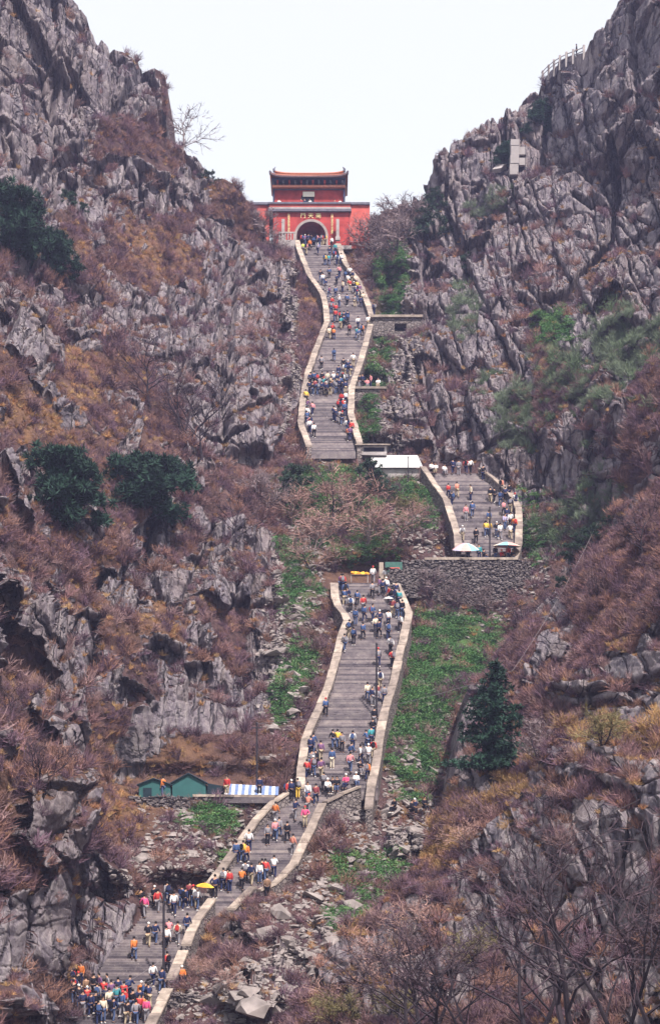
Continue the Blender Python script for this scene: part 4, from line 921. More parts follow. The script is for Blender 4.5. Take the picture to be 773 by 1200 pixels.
# striped awning
aw = empty('striped_awning', (W(293, 934, Yn).x, Yn + .3, zt_), 'blue and white striped awning beside the dark pole', 'awning')
STB = plain('awning_blue', (0.13, 0.19, 0.36), .7, .2); STW = plain('awning_white', (0.52, 0.52, 0.53), .7, .08)
X0, X1 = W(263, 0, Yn).x - aw.location.x, W(326, 0, Yn).x - aw.location.x; ns = 16
for k in range(ns):
    xa, xb = X0 + (X1 - X0) * k / ns, X0 + (X1 - X0) * (k + 1) / ns; ht = 1.15 - .25 * k / ns
    MB().hexa([(xa, -.6, .12), (xb, -.6, .12), (xb, 1.2, ht), (xa, 1.2, ht), (xa, -.6, .16), (xb, -.6, .16), (xb, 1.2, ht + .04), (xa, 1.2, ht + .04)]).build('stripe', STW if k % 2 == 0 else STB, aw)
for px in (X0 + .05, X1 - .05, 0): MB().tube([(px, 1.2, -.4), (px, 1.2, .95)], .03, 5).build('post', CONC, aw)

# poles and cables
POLE = plain('dark_pole', (0.03, 0.026, 0.035), .6, .2); WIRE = plain('grey_cable', (0.17, 0.15, 0.165), .6, .1)
def pole(label, x, ytop, ybase, Y, r=.09, arm=False):
    a, b = W(x, ybase, Y), W(x, ytop, Y); ro = empty('utility_pole', a, label, 'pole', 'poles along the stairway')
    MB().tube([(0, 0, -.8), (0, 0, (b - a).z * .5), (0, 0, (b - a).z)], [r, r * .9, r * .75], 8).build('shaft', POLE, ro)
    MB().tube([(0, 0, (b - a).z), (0, 0, (b - a).z + .12)], [r * 1.3, r * .6], 8).build('cap', POLE, ro)
    if arm: MB().box(-.45, .45, -.05, .05, (b - a).z - .4, (b - a).z - .3).build('crossarm', POLE, ro)
    return b
Yof = lambda y: Yst(y)
tA = pole('dark pole standing on the lowest flight among the climbers', 192, 1046, 1158, Yof(1158), .10)
tC = pole('dark pole standing on the middle flight', 441, 755, 842, Yof(842), .10)
tD = pole('dark pole standing between the two striped parasols', 573.5, 595, 654, 174.2, .09)
tT = pole('tall dark pole behind the striped awning', 301, 848, 926, 141.9, .09, True)
tS = pole('thin pole beside the white-roofed shed', 478, 536, 592, 184.5, .06)
tL = pole('dark leaning pole beside the crag at the lowest flight', 36, 1140, 1215, 104, .09)
def cable(label, a, b, sag, r=.016, n=18, via=None):
    pts = []
    for i in range(n + 1):
        t = i / n; p = Vector(a).lerp(Vector(b), t); p.z -= sag * 4 * t * (1 - t); pts.append(p)
    o = MB().tube(pts, r, 4).build('cable', WIRE); tag(o, label, 'cable', 'overhead cables'); return o
cable('grey cable from the awning pole across the middle flight', tT, W(600, 786, 138), .8)
cable('grey cable from the spur up past the junipers', W(600, 786, 138), W(700, 612, 147), .6)
cable('grey cable over the side flight to the cliff', tS, W(650, 478, 178), .8)
cable('grey cable crossing the near spur above the bare trees', W(470, 1042, 108), W(800, 912, 84), .5)
cable('dark guy cable at the foot of the lowest pole', tA - Vector((0, 0, 4.6)), W(120, 1165, 117), .2)
cable('grey cable drooping over the crowd on the lowest flight', W(100, 1165, 116), W(207, 1136, 121), .35)
cable('grey cable from the parasol pole to the cliff foot', tD, W(645, 585, 172), .3)
# railing on the ridge
rr = empty('ridge_railing', W(655, 74, 240), 'white stone railing along the skyline of the right ridge', 'railing')
rpx = [(634, 88), (641, 81), (648, 75), (656, 70), (664, 66), (672, 63), (684, 58)]
tops = []
for (x, y) in rpx:
    q, _n = surf(MAIN, x, y + 8); b = q - rr.location; t_ = W(x, y - 5, q.y) - rr.location
    MB().box(b.x - .16, b.x + .16, b.y - .16, b.y + .16, min(b.z, t_.z - 1.2) - .6, t_.z).build('post', CONC, rr); tops.append(t_)
for a, b in zip(tops[:-1], tops[1:]):
    for dz in (.25, .75): MB().tube([a - Vector((0, 0, dz)), b - Vector((0, 0, dz))], .08, 4).build('rail', CONC, rr)
# ------------------------------------------------------------------ trees
BARKD = plain('dark_bark', (0.032, 0.024, 0.032), .9, .35, 3.0); BARKP = plain('pale_bark', (0.24, 0.19, 0.185), .9, .3, 3.0)
TWP = plain('pinkish_twigs', (0.36, 0.225, 0.20), .9, .3, 2.0); TWD = plain('dark_twigs', (0.070, 0.046, 0.058), .9, .3, 2.0); TWG = plain('grey_twigs', (0.24, 0.185, 0.195), .9, .3, 2.0); TWO = plain('olive_budding_twigs', (0.20, 0.17, 0.085), .9, .35, 2.0)
NEED = plain('dark_needles', (0.020, 0.054, 0.036), .8, .5, 1.6); NEED2 = plain('olive_needles', (0.036, 0.070, 0.046), .8, .5, 1.6)
def grow_bare(seed, H=1.0, stems=1, spread=.7, l1=7, l2=5, l3=5, l4=3, tw=.0045, r0=.020, start=.3):
    """unit-height leafless tree; returns (trunk mesh builder, twig vertices, twig faces)"""
    r = random.Random(seed); tr = MB(); V, Fc = [], []
    rv = lambda s: Vector((r.gauss(0, s), r.gauss(0, s), r.gauss(0, s * .6)))
    def limb(p, d, L, rad, seg, wob, up=.06):
        pts = [p.copy()]; q = p.copy(); dd = d.copy()
        for _ in range(seg):
            dd = (dd + rv(wob) + Vector((0, 0, up))).normalized(); q = q + dd * (L / seg); pts.append(q.copy())
        return pts
    for _s in range(stems):
        lean = Vector((r.gauss(0, .12 if stems == 1 else .35), r.gauss(0, .12 if stems == 1 else .35), 1)).normalized()
        t = limb(Vector((r.gauss(0, .02), r.gauss(0, .02), -.06)), lean, .72 * H, r0, 6, .10)
        tr.tube(t, [r0 * (1 - .8 * i / 6) for i in range(7)], 6)
        for a in range(l1):
            u = start + (1 - start) * (a + r.random()) / l1; f = min(u * 6, 5.99); i = int(f); p = t[i].lerp(t[i + 1], f - i)
            az = r.uniform(0, 6.28); d = Vector((math.cos(az) * spread, math.sin(az) * spread, r.uniform(.35, .95))).normalized(); L = (.62 - .32 * u) * r.uniform(.7, 1.15) * H
            b = limb(p, d, L, 0, 5, .20); rb = r0 * .5 * (1.1 - .6 * u); tr.tube(b, [rb * (1 - .75 * k / 5) for k in range(6)], 4)
            for _2 in range(l2):
                f = r.uniform(1.2, 4.9); i = int(f); p2 = b[i].lerp(b[i + 1], f - i); d2 = ((b[i + 1] - b[i]).normalized() + rv(.65) + Vector((0, 0, .15))).normalized()
                c = ribbon(V, Fc, p2, d2, L * r.uniform(.35, .6), tw * 1.7, r, .22, 3)
                for _3 in range(l3):
                    q, dd = c[r.randint(1, 3)]; e = ribbon(V, Fc, q, (dd + rv(.6)).normalized(), L * r.uniform(.18, .34), tw, r, .2, 2)
                    for _4 in range(l4):
                        q2, d3 = e[r.randint(1, 2)]; ribbon(V, Fc, q2, (d3 + rv(.6)).normalized(), L * r.uniform(.08, .18), tw * .7, r, .1, 1)
    return tr, V, Fc
def tree_proto(seed, barkm, twigm, **kw):
    tr, V, Fc = grow_bare(seed, **kw); a = tr.build('trunk', barkm, None, False, False).data
    me = bpy.data.meshes.new('crown'); me.from_pydata(V, [], Fc); me.materials.append(twigm); return (a, me)
def clump(V, Fc, p, rad, n, r, w, up=.4):
    for _ in range(n):
        d = Vector((r.gauss(0, 1), r.gauss(0, 1), r.gauss(up, .8))).normalized(); ribbon(V, Fc, p + d * (rad * r.uniform(.0, .45)), (d + Vector((r.gauss(0, .4), r.gauss(0, .4), r.gauss(.1, .4)))).normalized(), rad * r.uniform(.5, .9), w * r.uniform(.7, 1.3), r, .1, 1)
def pine_round(seed, mat, lobes=26, wide=.62, n=24):
    r = random.Random(seed); tr = MB(); V, Fc = [], []
    t = [Vector((0, 0, -.08)), Vector((.02, .01, .25)), Vector((-.02, .03, .5)), Vector((.01, 0, .8))]; tr.tube(t, [.035, .03, .022, .01], 6)
    for _ in range(lobes):
        a = r.uniform(0, 6.28); u = r.random() ** .7; hgt = r.uniform(.18, .92); lim = wide * math.sqrt(max(.03, 1 - ((hgt - .38) / .60) ** 2)); p = Vector((math.cos(a) * lim * u, math.sin(a) * lim * u, hgt))
        tr.tube([Vector((0, 0, max(.12, hgt - .18))), p * .6 + Vector((0, 0, hgt * .35)), p], [.013, .009, .005], 4)
        for _k in range(9):
            q = p + Vector((r.gauss(0, .085), r.gauss(0, .085), r.gauss(0, .032))); clump(V, Fc, q, .085, n * 2, r, .0085)
    me = bpy.data.meshes.new('crown'); me.from_pydata(V, [], Fc); me.materials.append(mat); return (tr.build('trunk', BARKD, None, False, False).data, me)
def conifer(seed, mat, levels=17, wide=.46):
    r = random.Random(seed); tr = MB(); V, Fc = [], []
    tr.tube([Vector((0, 0, -.06)), Vector((.005, 0, .5)), Vector((0, 0, .99))], [.024, .015, .003], 6)
    for l in range(levels):
        h = .10 + .86 * l / (levels - 1); R = wide * (1 - h) ** .85 * r.uniform(.75, 1.12) + .025
        for b in range(7 if h < .7 else 5):
            if r.random() < .1: continue
            az = r.uniform(0, 6.28); L = R * r.uniform(.65, 1.15); d = Vector((math.cos(az), math.sin(az), -.04 + .25 * h)); e = Vector((0, 0, h)) + d * L
            tr.tube([Vector((0, 0, h)), Vector((0, 0, h)) + d * L * .5 + Vector((0, 0, -.008)), e], [.006, .004, .002], 3)
            k = max(2, int(L / .05))
            for q in range(k):
                u = (q + .6) / k; p = Vector((0, 0, h)) + d * L * u + Vector((r.gauss(0, .012), r.gauss(0, .012), r.gauss(0, .006) - .006)); clump(V, Fc, p, .058 * (1.1 - .35 * u), 30, r, .0070, .15)
    me = bpy.data.meshes.new('crown'); me.from_pydata(V, [], Fc); me.materials.append(mat); return (tr.build('trunk', BARKD, None, False, False).data, me)
TP = {'dark': tree_proto(1, BARKD, TWD, l1=8, l2=6, l3=4, l4=2, tw=.0035), 'dark2': tree_proto(2, BARKD, TWD, stems=3, l1=5, l2=5, l3=4, l4=2, spread=.6, tw=.0028),
      'tall': tree_proto(3, BARKD, TWD, stems=2, l1=7, l2=5, l3=4, l4=1, spread=.5, tw=.0015, r0=.014), 'tall2': tree_proto(13, BARKD, TWD, stems=2, l1=6, l2=5, l3=4, l4=2, spread=.55, tw=.0015, r0=.012),
      'pale': tree_proto(4, BARKP, TWG, l1=9, l2=6, l3=5, l4=2, spread=.8, start=.25), 'pink': tree_proto(5, BARKD, TWP, stems=2, l1=7, l2=5, l3=4, l4=3, spread=.8, start=.2, tw=.0042), 'pink2': tree_proto(6, BARKP, TWP, stems=3, l1=6, l2=5, l3=5, l4=3, spread=1.0, start=.12, tw=.005),
      'grey': tree_proto(7, BARKD, TWG, stems=2, l1=7, l2=6, l3=6, l4=3, spread=.8, start=.15, tw=.006), 'olive': tree_proto(8, BARKD, TWO, stems=4, l1=6, l2=6, l3=5, l4=4, spread=1.0, start=.1, tw=.006),
      'pine': pine_round(20, NEED, 44, .44), 'pine_wide': pine_round(21, NEED, 64, .60), 'pine_small': pine_round(22, NEED2, 18, .6, 22), 'conifer': conifer(23, NEED), 'juniper': pine_round(24, NEED2, 22, .75, 24)}
TREES = [
 ('M', 'pale', 213, 186, 66, 'bare_tree', 'pale leafless tree fanning out on the left skyline below the column cliff'),
 ('M', 'dark', 178, 478, 90, 'bare_tree', 'dark leafless tree against the left cliff above the dark pines'), ('M', 'dark2', 212, 515, 92, 'bare_tree', 'dark many-stemmed leafless tree at the left cliff foot'), ('M', 'dark', 233, 545, 84, 'bare_tree', 'crooked dark leafless tree beside the green hut'),
 ('M', 'dark', 268, 648, 78, 'bare_tree', 'dark leafless tree on top of the left buttress'), ('M', 'grey', 312, 605, 62, 'bare_tree', 'grey leafless tree below the green hut'),
 ('M', 'pine_small', 340, 592, 52, 'pine_tree', 'thin olive pine at the foot of the upper flight'), ('M', 'pine_small', 437, 588, 46, 'pine_tree', 'small flat-topped pine below the flat kiosk'),
 ('M', 'pink', 396, 622, 78, 'bare_tree', 'pink-brown leafless tree in the hollow between the flights'), ('M', 'pink2', 366, 640, 60, 'bare_tree', 'low spreading pink-brown tree left of the hollow'), ('M', 'pink2', 428, 640, 62, 'bare_tree', 'spreading pink-brown tree right of the hollow'), ('M', 'pink', 460, 650, 52, 'bare_tree', 'small pink-brown tree above the notice board'), ('M', 'pink2', 340, 610, 55, 'bare_tree', 'pinkish bare tree beside the thin olive pine'), ('M', 'pink', 372, 672, 50, 'bare_tree', 'small pink-brown tree above the stony slope by the middle flight'), ('M', 'pink2', 408, 602, 50, 'bare_tree', 'hazy pink-brown tree under the end of the upper flight'), ('M', 'pink2', 482, 622, 40, 'bare_tree', 'small pink-brown tree beside the side flight'), ('M', 'pink2', 392, 668, 40, 'bush', 'pink-brown bush over the top of the middle flight'),
 ('M', 'grey', 432, 300, 54, 'bare_tree', 'grey leafless tree closest to the gate wing'), ('M', 'grey', 452, 292, 62, 'bare_tree', 'tall grey leafless tree in the saddle right of the gate'), ('M', 'pale', 468, 284, 56, 'bare_tree', 'pale leafless tree in the saddle right of the gate'), ('M', 'grey', 484, 290, 52, 'bare_tree', 'grey leafless tree beside the dark pine on the saddle'), ('M', 'grey', 446, 322, 50, 'bare_tree', 'grey leafless tree above the grassy strip by the upper flight'), ('M', 'grey', 466, 310, 48, 'bare_tree', 'bushy grey tree under the saddle'), ('M', 'grey', 308, 282, 40, 'bare_tree', 'grey leafless tree hiding the left gate wing'), ('M', 'grey', 322, 300, 34, 'bush', 'grey leafless bush below the gate balustrade'),
 ('M', 'grey', 532, 716, 42, 'bush', 'grey leafless bush against the retaining wall'), ('M', 'grey', 566, 722, 38, 'bush', 'second grey leafless bush against the retaining wall'), ('M', 'grey', 502, 704, 40, 'bush', 'grey leafless bush at the path corner of the retaining wall'), ('M', 'dark2', 615, 752, 56, 'bush', 'dark leafless thicket at the corner of the green slope'), ('M', 'olive', 478, 602, 30, 'bush', 'olive budding bush below the white-roofed shed'),
 ('M', 'pink2', 250, 1150, 38, 'bush', 'reddish brown bush against the parapet of the lowest flight'), ('M', 'pink2', 276, 1160, 34, 'bush', 'reddish brown bush above the broken bank'), ('M', 'pink2', 233, 1140, 30, 'bush', 'small reddish bush under the lowest parapet'),
 ('S', 'dark', 748, 668, 92, 'bare_tree', 'dark leafless tree high on the near spur'), ('S', 'dark2', 700, 720, 60, 'bare_tree', 'dark leafless tree below the junipers on the spur'), ('S', 'dark', 772, 740, 80, 'bare_tree', 'dark leafless tree at the outer end of the spur slope'), ('S', 'grey', 640, 900, 60, 'bare_tree', 'grey leafless tree right of the tall conifer'), ('S', 'olive', 720, 880, 50, 'bush', 'yellowish budding bush on the golden grass of the spur'), ('S', 'tall', 640, 1010, 110, 'bare_tree', 'thin leafless tree on the ledge above the dark rock face'),
 ('S', 'tall', 690, 1245, 330, 'bare_tree', 'tallest leafless tree in front of the dark rock face'), ('S', 'tall2', 735, 1250, 300, 'bare_tree', 'tall leafless tree with forked stems by the dark rock face'), ('S', 'tall', 615, 1250, 250, 'bare_tree', 'slender leafless tree before the rock face'), ('S', 'tall2', 560, 1240, 190, 'bare_tree', 'forked leafless tree among the lower thicket'), ('S', 'dark2', 500, 1225, 160, 'bare_tree', 'dark leafless tree in the lower thicket'), ('S', 'tall2', 450, 1215, 150, 'bare_tree', 'olive budding tree at the edge of the rubble gully'), ('S', 'dark', 470, 1240, 170, 'bare_tree', 'dark wide leafless tree at the foot of the spur'), ('S', 'dark2', 780, 1245, 230, 'bare_tree', 'dark leafless tree crowding the rock face edge'), ('S', 'pink', 410, 1195, 66, 'bare_tree', 'reddish brown tree overhanging the gully boulders'), ('S', 'pink2', 440, 1150, 70, 'bush', 'reddish brown bush on the spur crest'), ('S', 'pink', 520, 1160, 60, 'bare_tree', 'reddish brown tree on the lower spur slope'), ('S', 'pink2', 480, 1100, 60, 'bush', 'reddish brown bush above the gully boulders'), ('S', 'olive', 400, 1205, 48, 'bush', 'yellow-olive budding bush by the gully boulders'), ('S', 'olive', 470, 1195, 44, 'bush', 'yellow-olive budding bush in the lower thicket'), ('S', 'olive', 560, 1130, 50, 'bush', 'olive budding bush beside the upright rock'), ('S', 'pink2', 545, 1000, 50, 'bush', 'reddish brown bush on the golden crest of the spur'),
 ('M', 'dark', 22, 1215, 110, 'bare_tree', 'dark leafless tree by the lowest crag'), ('M', 'dark2', 70, 1225, 80, 'bare_tree', 'dark leafless tree overhanging the lowest crowd'), ('M', 'dark2', 10, 930, 70, 'bare_tree', 'dark leafless tree above the left outcrop'), ('M', 'dark', 8, 860, 60, 'bare_tree', 'small dark leafless tree on the left slope'),
 ('M', 'pine', 14, 302, 90, 'pine_tree', 'tall dark pine on the left crag'), ('M', 'pine_wide', 62, 324, 62, 'pine_tree', 'broad dark pine beside the tall pine on the left crag'),
 ('M', 'pine', 78, 624, 108, 'pine_tree', 'dark upright pine on the left slope'), ('M', 'pine_wide', 172, 616, 98, 'pine_tree', 'wide domed dark pine beside the upright pine on the left slope'),
 ('S', 'conifer', 583, 912, 136, 'conifer_tree', 'tall dark conifer on the edge of the near spur'),
 ('S', 'juniper', 663, 686, 32, 'juniper', 'lowest dark juniper on the crest of the spur'), ('S', 'juniper', 678, 668, 34, 'juniper', 'middle dark juniper on the crest of the spur'), ('S', 'juniper', 696, 648, 34, 'juniper', 'upper dark juniper on the crest of the spur'), ('S', 'juniper', 712, 628, 28, 'juniper', 'topmost small juniper on the crest of the spur'),
 ('M', 'pine', 633, 148, 48, 'pine_tree', 'dark pine clinging to the right cliff below the railing'), ('M', 'pine', 594, 200, 34, 'pine_tree', 'dark pine beside the white carved panels'), ('M', 'pine_small', 503, 290, 46, 'pine_tree', 'dark pine on the saddle at the right cliff foot'), ('M', 'pine_small', 512, 262, 28, 'pine_tree', 'small dark pine on the ledge above the saddle'), ('M', 'pine_small', 545, 310, 30, 'pine_tree', 'small dark pine on the right cliff ledge'), ('M', 'juniper', 246, 212, 18, 'juniper', 'small dark juniper on the left skyline'), ('M', 'juniper', 86, 246, 26, 'juniper', 'small dark juniper on the left crag boulders'),
]
for shn, kind, px, py, hp, nm, lab in TREES:
    P, _n = surf(MAIN if shn == 'M' else SPUR, px, py); Hm = hp * P.y / F; tm, cm = TP[kind]
    cat = {'bare_tree': 'tree', 'pine_tree': 'pine', 'conifer_tree': 'conifer', 'bush': 'bush', 'juniper': 'juniper'}[nm]
    ro = empty(nm, P + Vector((0, .1, -.1)), lab, cat, {'tree': 'leafless trees on the slopes', 'pine': 'dark pines on the slopes', 'bush': 'leafless bushes on the slopes', 'juniper': 'dark junipers', 'conifer': None}[cat])
    ro.rotation_euler = (random.uniform(-.05, .05), random.uniform(-.05, .05), random.uniform(0, 6.28)); k = 1.12 if cat in ('tree', 'bush') else 1.0; ro.scale = (Hm * k, Hm * k, Hm)
    for n_, me in (('trunk', tm), ('crown', cm)):
        o = bpy.data.objects.new(n_, me); COL.objects.link(o); o.parent = ro

# ------------------------------------------------------------------ people
def skin_mesh(name, verts, edges, radii, sub=1, extra=None):
    me = bpy.data.meshes.new(name); me.from_pydata(verts, edges, []); o = bpy.data.objects.new(name, me); COL.objects.link(o)
    o.modifiers.new('s', 'SKIN'); sv = me.skin_vertices[0].data
    for i, r in enumerate(radii): sv[i].radius = r if hasattr(r, '__len__') else (r, r); sv[i].use_root = (i == 0)
    o.modifiers['s'].branch_smoothing = .4
    if sub: m = o.modifiers.new('d', 'SUBSURF'); m.levels = sub; m.render_levels = sub
    dg = bpy.context.evaluated_depsgraph_get(); dg.update(); out = bpy.data.meshes.new_from_object(o.evaluated_get(dg)); out.name = name
    bpy.data.objects.remove(o)
    if extra:
        bm = bmesh.new(); bm.from_mesh(out); tmp = bpy.data.meshes.new('t'); tmp.from_pydata(extra.v, [], extra.f); bm.from_mesh(tmp); bm.to_mesh(out); bm.free()
    out.materials.clear(); out.materials.append(None); out.polygons.foreach_set('use_smooth', [True] * len(out.polygons)); return out
def pose(lean, legs, arms, drop=0.0, headt=0.0):
    """joints facing +Y. legs: per side (knee, ankle) as (y, z); arms: per side (elbow, hand) as (x, y, z) from the shoulder"""
    hip = Vector((0, 0, .93 - drop)); ch = hip + Vector((0, lean * .40, .40)); nk = ch + Vector((0, lean * .12, .13)); hd = nk + Vector((0, .03 + headt, .13)); ht = hd + Vector((0, .01, .09))
    J = dict(hip=hip, ch=ch, nk=nk, hd=hd, ht=ht)
    for sg, n, (kn, an), (el, ha) in ((-1, 'l', legs[0], arms[0]), (1, 'r', legs[1], arms[1])):
        J['h' + n] = hip + Vector((sg * .10, 0, -.06)); J['k' + n] = Vector((sg * .105, kn[0], kn[1])); J['a' + n] = Vector((sg * .105, an[0], an[1])); J['t' + n] = J['a' + n] + Vector((sg * .02, .17, -.045))
        sh = ch + Vector((sg * .185, 0, .075)); J['s' + n] = sh; J['e' + n] = sh + Vector((sg * el[0], el[1], el[2])); J['w' + n] = sh + Vector((sg * ha[0], ha[1], ha[2])); d = (J['w' + n] - J['e' + n]).normalized(); J['f' + n] = J['w' + n] + d * .085
    return J
def person_meshes(J):
    def build(names, edges, rad, nm, sub=1, extra=None):
        ix = {n: i for i, n in enumerate(names)}; return skin_mesh(nm, [tuple(J[n]) for n in names], [(ix[a], ix[b]) for a, b in edges], [rad[n] for n in names], sub, extra)
    J['no'] = J['hd'] + Vector((0, .085, -.005))
    nm = ['hip', 'ch', 'nk', 'hd', 'ht', 'no'] + [a + b for b in 'lr' for a in 'hkatsewf']
    ed = [('hip', 'ch'), ('ch', 'nk'), ('nk', 'hd'), ('hd', 'ht'), ('hd', 'no')]
    for b in 'lr': ed += [('hip', 'h' + b), ('h' + b, 'k' + b), ('k' + b, 'a' + b), ('a' + b, 't' + b), ('ch', 's' + b), ('s' + b, 'e' + b), ('e' + b, 'w' + b), ('w' + b, 'f' + b)]
    R = dict(hip=(.14, .105), ch=(.15, .10), nk=.052, hd=(.082, .098), ht=(.065, .075), no=.018)
    for b in 'lr': R.update({'h' + b: .08, 'k' + b: .058, 'a' + b: .038, 't' + b: .04, 's' + b: .055, 'e' + b: .040, 'w' + b: .028, 'f' + b: (.018, .036)})
    fing = MB()
    for b, sg in (('l', -1), ('r', 1)):
        d = (J['f' + b] - J['w' + b]).normalized(); side = d.cross(Vector((sg, 0, .2))).normalized(); nrm_ = d.cross(side)
        for k, L in enumerate((.070, .080, .074, .058)):
            p = J['f' + b] + side * (-.027 + .018 * k); fing.tube([p - d * .01, p + d * L * .55, p + d * L * .9 + nrm_ * .02], [.009, .008, .006], 4)
        p = J['w' + b] + d * .02 - side * .03; fing.tube([p, p + (d * .6 - side).normalized() * .035, p + (d - side * .5).normalized() * .065], [.011, .010, .007], 4)
    body = build(nm, ed, R, 'body', 1, fing)
    # jacket
    jn = ['hip', 'ch', 'nk2'] + [a + b for b in 'lr' for a in 'sew2']
    J['nk2'] = J['ch'].lerp(J['nk'], .75)
    for b in 'lr': J['2' + b] = J['e' + b].lerp(J['w' + b], .92)
    jn = ['hip', 'ch', 'nk2'] + [a + b for b in 'lr' for a in ('s', 'e', '2')]; je = [('hip', 'ch'), ('ch', 'nk2')]
    for b in 'lr': je += [('ch', 's' + b), ('s' + b, 'e' + b), ('e' + b, '2' + b)]
    jr = dict(hip=(.19, .145), ch=(.195, .145), nk2=.075)
    for b in 'lr': jr.update({'s' + b: .080, 'e' + b: .062, '2' + b: .048})
    jacket = build(jn, je, jr, 'jacket')
    J['cr'] = J['hip'] + Vector((0, 0, .03)); tn = ['cr'] + [a + b for b in 'lr' for a in 'hk'] + ['3l', '3r']; te = []
    for b in 'lr': J['3' + b] = J['k' + b].lerp(J['a' + b], .93); te += [('cr', 'h' + b), ('h' + b, 'k' + b), ('k' + b, '3' + b)]
    trr = dict(cr=(.165, .125))
    for b in 'lr': trr.update({'h' + b: .100, 'k' + b: .075, '3' + b: .060})
    trousers = build(tn, te, trr, 'trousers')
    sh = MB()
    for b in 'lr': sh.tube([J['a' + b] + Vector((0, -.07, -.03)), J['a' + b] + Vector((0, .02, -.03)), J['t' + b] + Vector((0, .05, -.005))], [.048, .056, .036], 6)
    shoes = bpy.data.meshes.new('shoes'); shoes.from_pydata(sh.v, [], sh.f); shoes.materials.append(None)
    bm = bmesh.new(); bmesh.ops.create_icosphere(bm, subdivisions=2, radius=1)
    for v in bm.verts:
        c = v.co; f = 1.0 if (c.y < .35 or c.z > .45) else .80
        v.co = Vector((c.x * .098 * f, c.y * .112 * f, c.z * .112 * (1 if c.z > -.5 else .8))) + J['hd'] + Vector((0, -.012, .045))
    hair = bpy.data.meshes.new('hair'); bm.to_mesh(hair); bm.free(); hair.materials.append(None); hair.polygons.foreach_set('use_smooth', [True] * len(hair.polygons))
    bm = bmesh.new(); bmesh.ops.create_cube(bm, size=1); bmesh.ops.bevel(bm, geom=bm.edges[:], offset=.18, segments=2, affect='EDGES')
    pk = J['ch'].lerp(J['hip'], .35) + Vector((0, -.215, .04))
    for v in bm.verts: v.co = Vector((v.co.x * .30, v.co.y * .19, v.co.z * .42)) + pk
    pack = bpy.data.meshes.new('backpack'); bm.to_mesh(pack); bm.free(); pack.materials.append(None)
    return dict(body=body, jacket=jacket, trousers=trousers, shoes=shoes, hair=hair, backpack=pack)
AD = ((.04, -.04, -.29), (.05, .06, -.53))
POSES = {
 'walk': pose(.14, [((.20, .62), (.16, .26)), ((.02, .47), (-.12, .075))], [((.05, -.12, -.26), (.06, -.08, -.50)), ((.05, .12, -.26), (.04, .26, -.45))], 0.0),
 'walk2': pose(.18, [((.0, .47), (-.10, .075)), ((.24, .60), (.20, .27))], [((.06, .14, -.24), (.0, .30, -.36)), ((.06, -.10, -.27), (.08, -.10, -.51))], 0.02),
 'stand': pose(.02, [((.01, .49), (-.02, .075)), ((.03, .49), (.0, .075))], [AD, AD], 0),
 'wide': pose(.06, [((.04, .49), (-.02, .075)), ((.10, .50), (.03, .085))], [((.16, .0, -.24), (.03, .14, -.36)), ((.08, .02, -.28), (.10, .12, -.48))], .02),
 'carry': pose(.26, [((.18, .60), (.10, .25)), ((.02, .46), (-.12, .075))], [((.08, .10, -.24), (.03, .30, -.18)), ((.08, .10, -.24), (.03, .30, -.18))], .02, .05),
 'sit': pose(.05, [((.42, .50), (.40, .09)), ((.40, .50), (.44, .09))], [((.05, .08, -.27), (-.04, .30, -.32)), ((.05, .08, -.27), (-.04, .32, -.30))], .45),
}
# the camera sees climbers one to two steps down from the raised foot: shift each figure so its lower foot is at zero
PM = {k: person_meshes(J) for k, J in POSES.items()}
PAL = dict(red=(.44, .045, .045), pink=(.62, .25, .28), magenta=(.62, .09, .22), salmon=(.60, .24, .18), orange=(.58, .17, .045), yellow=(.70, .46, .08), lime=(.45, .50, .10), white=(.72, .72, .74), cream=(.62, .55, .44), grey=(.23, .22, .25), lilac=(.42, .38, .55), purple=(.16, .08, .17), maroon=(.22, .05, .06), brown=(.20, .12, .08),
           navy=(.022, .030, .085), blue=(.055, .095, .22), teal=(.05, .26, .30), black=(.014, .014, .022), jeans=(.07, .10, .20), khaki=(.38, .31, .22))
CN = {}
CM = {k: plain('cloth_' + k, v, .85, .12, 6.0, 0, .15) for k, v in PAL.items()}
SKIN = plain('skin', (.42, .24, .165), .6, .08, 8); HAIR = plain('black_hair', (.012, .010, .012), .6, .1); SHOE = plain('shoe_leather', (.05, .045, .05), .6, .2); SHOEW = plain('white_trainers', (.6, .6, .6), .6, .1); CAPR = plain('red_cap', (.55, .05, .05), .8); CAPW = plain('white_cap', (.75, .75, .75), .8)
PC = random.Random(5)
def person(loc, top, bottom, pz, rz, where, group, scale=1.0, packc=None, capc=None):
    m = PM[pz]; b = bpy.data.objects.new('person', m['body']); COL.objects.link(b); b.location = loc; b.rotation_euler = (0, 0, rz); b.scale = (scale,) * 3
    act = {'walk': 'climbing', 'walk2': 'striding', 'stand': 'standing', 'wide': 'pausing', 'carry': 'bending', 'sit': 'sitting'}[pz]
    lab = 'person %s %s, %s top, %s%s%s' % (act, where, CN.get(top, top), 'jeans' if bottom == 'jeans' else bottom + ' trousers', ', %s backpack' % packc if packc else '', ', %s cap' % capc if capc else '')
    tag(b, lab, 'person', group)
    hm = {'red': CAPR, 'white': CAPW}.get(capc, HAIR)
    for n_, mt in (('body', SKIN), ('jacket', CM[top]), ('trousers', CM[bottom]), ('shoes', SHOEW if PC.random() < .35 else SHOE), ('hair', hm)) + ((('backpack', CM[packc]),) if packc else ()):
        if n_ == 'body': o = b
        else: o = bpy.data.objects.new(n_, m[n_]); COL.objects.link(o); o.parent = b
        o.material_slots[0].link = 'OBJECT'; o.material_slots[0].material = mt
    return b
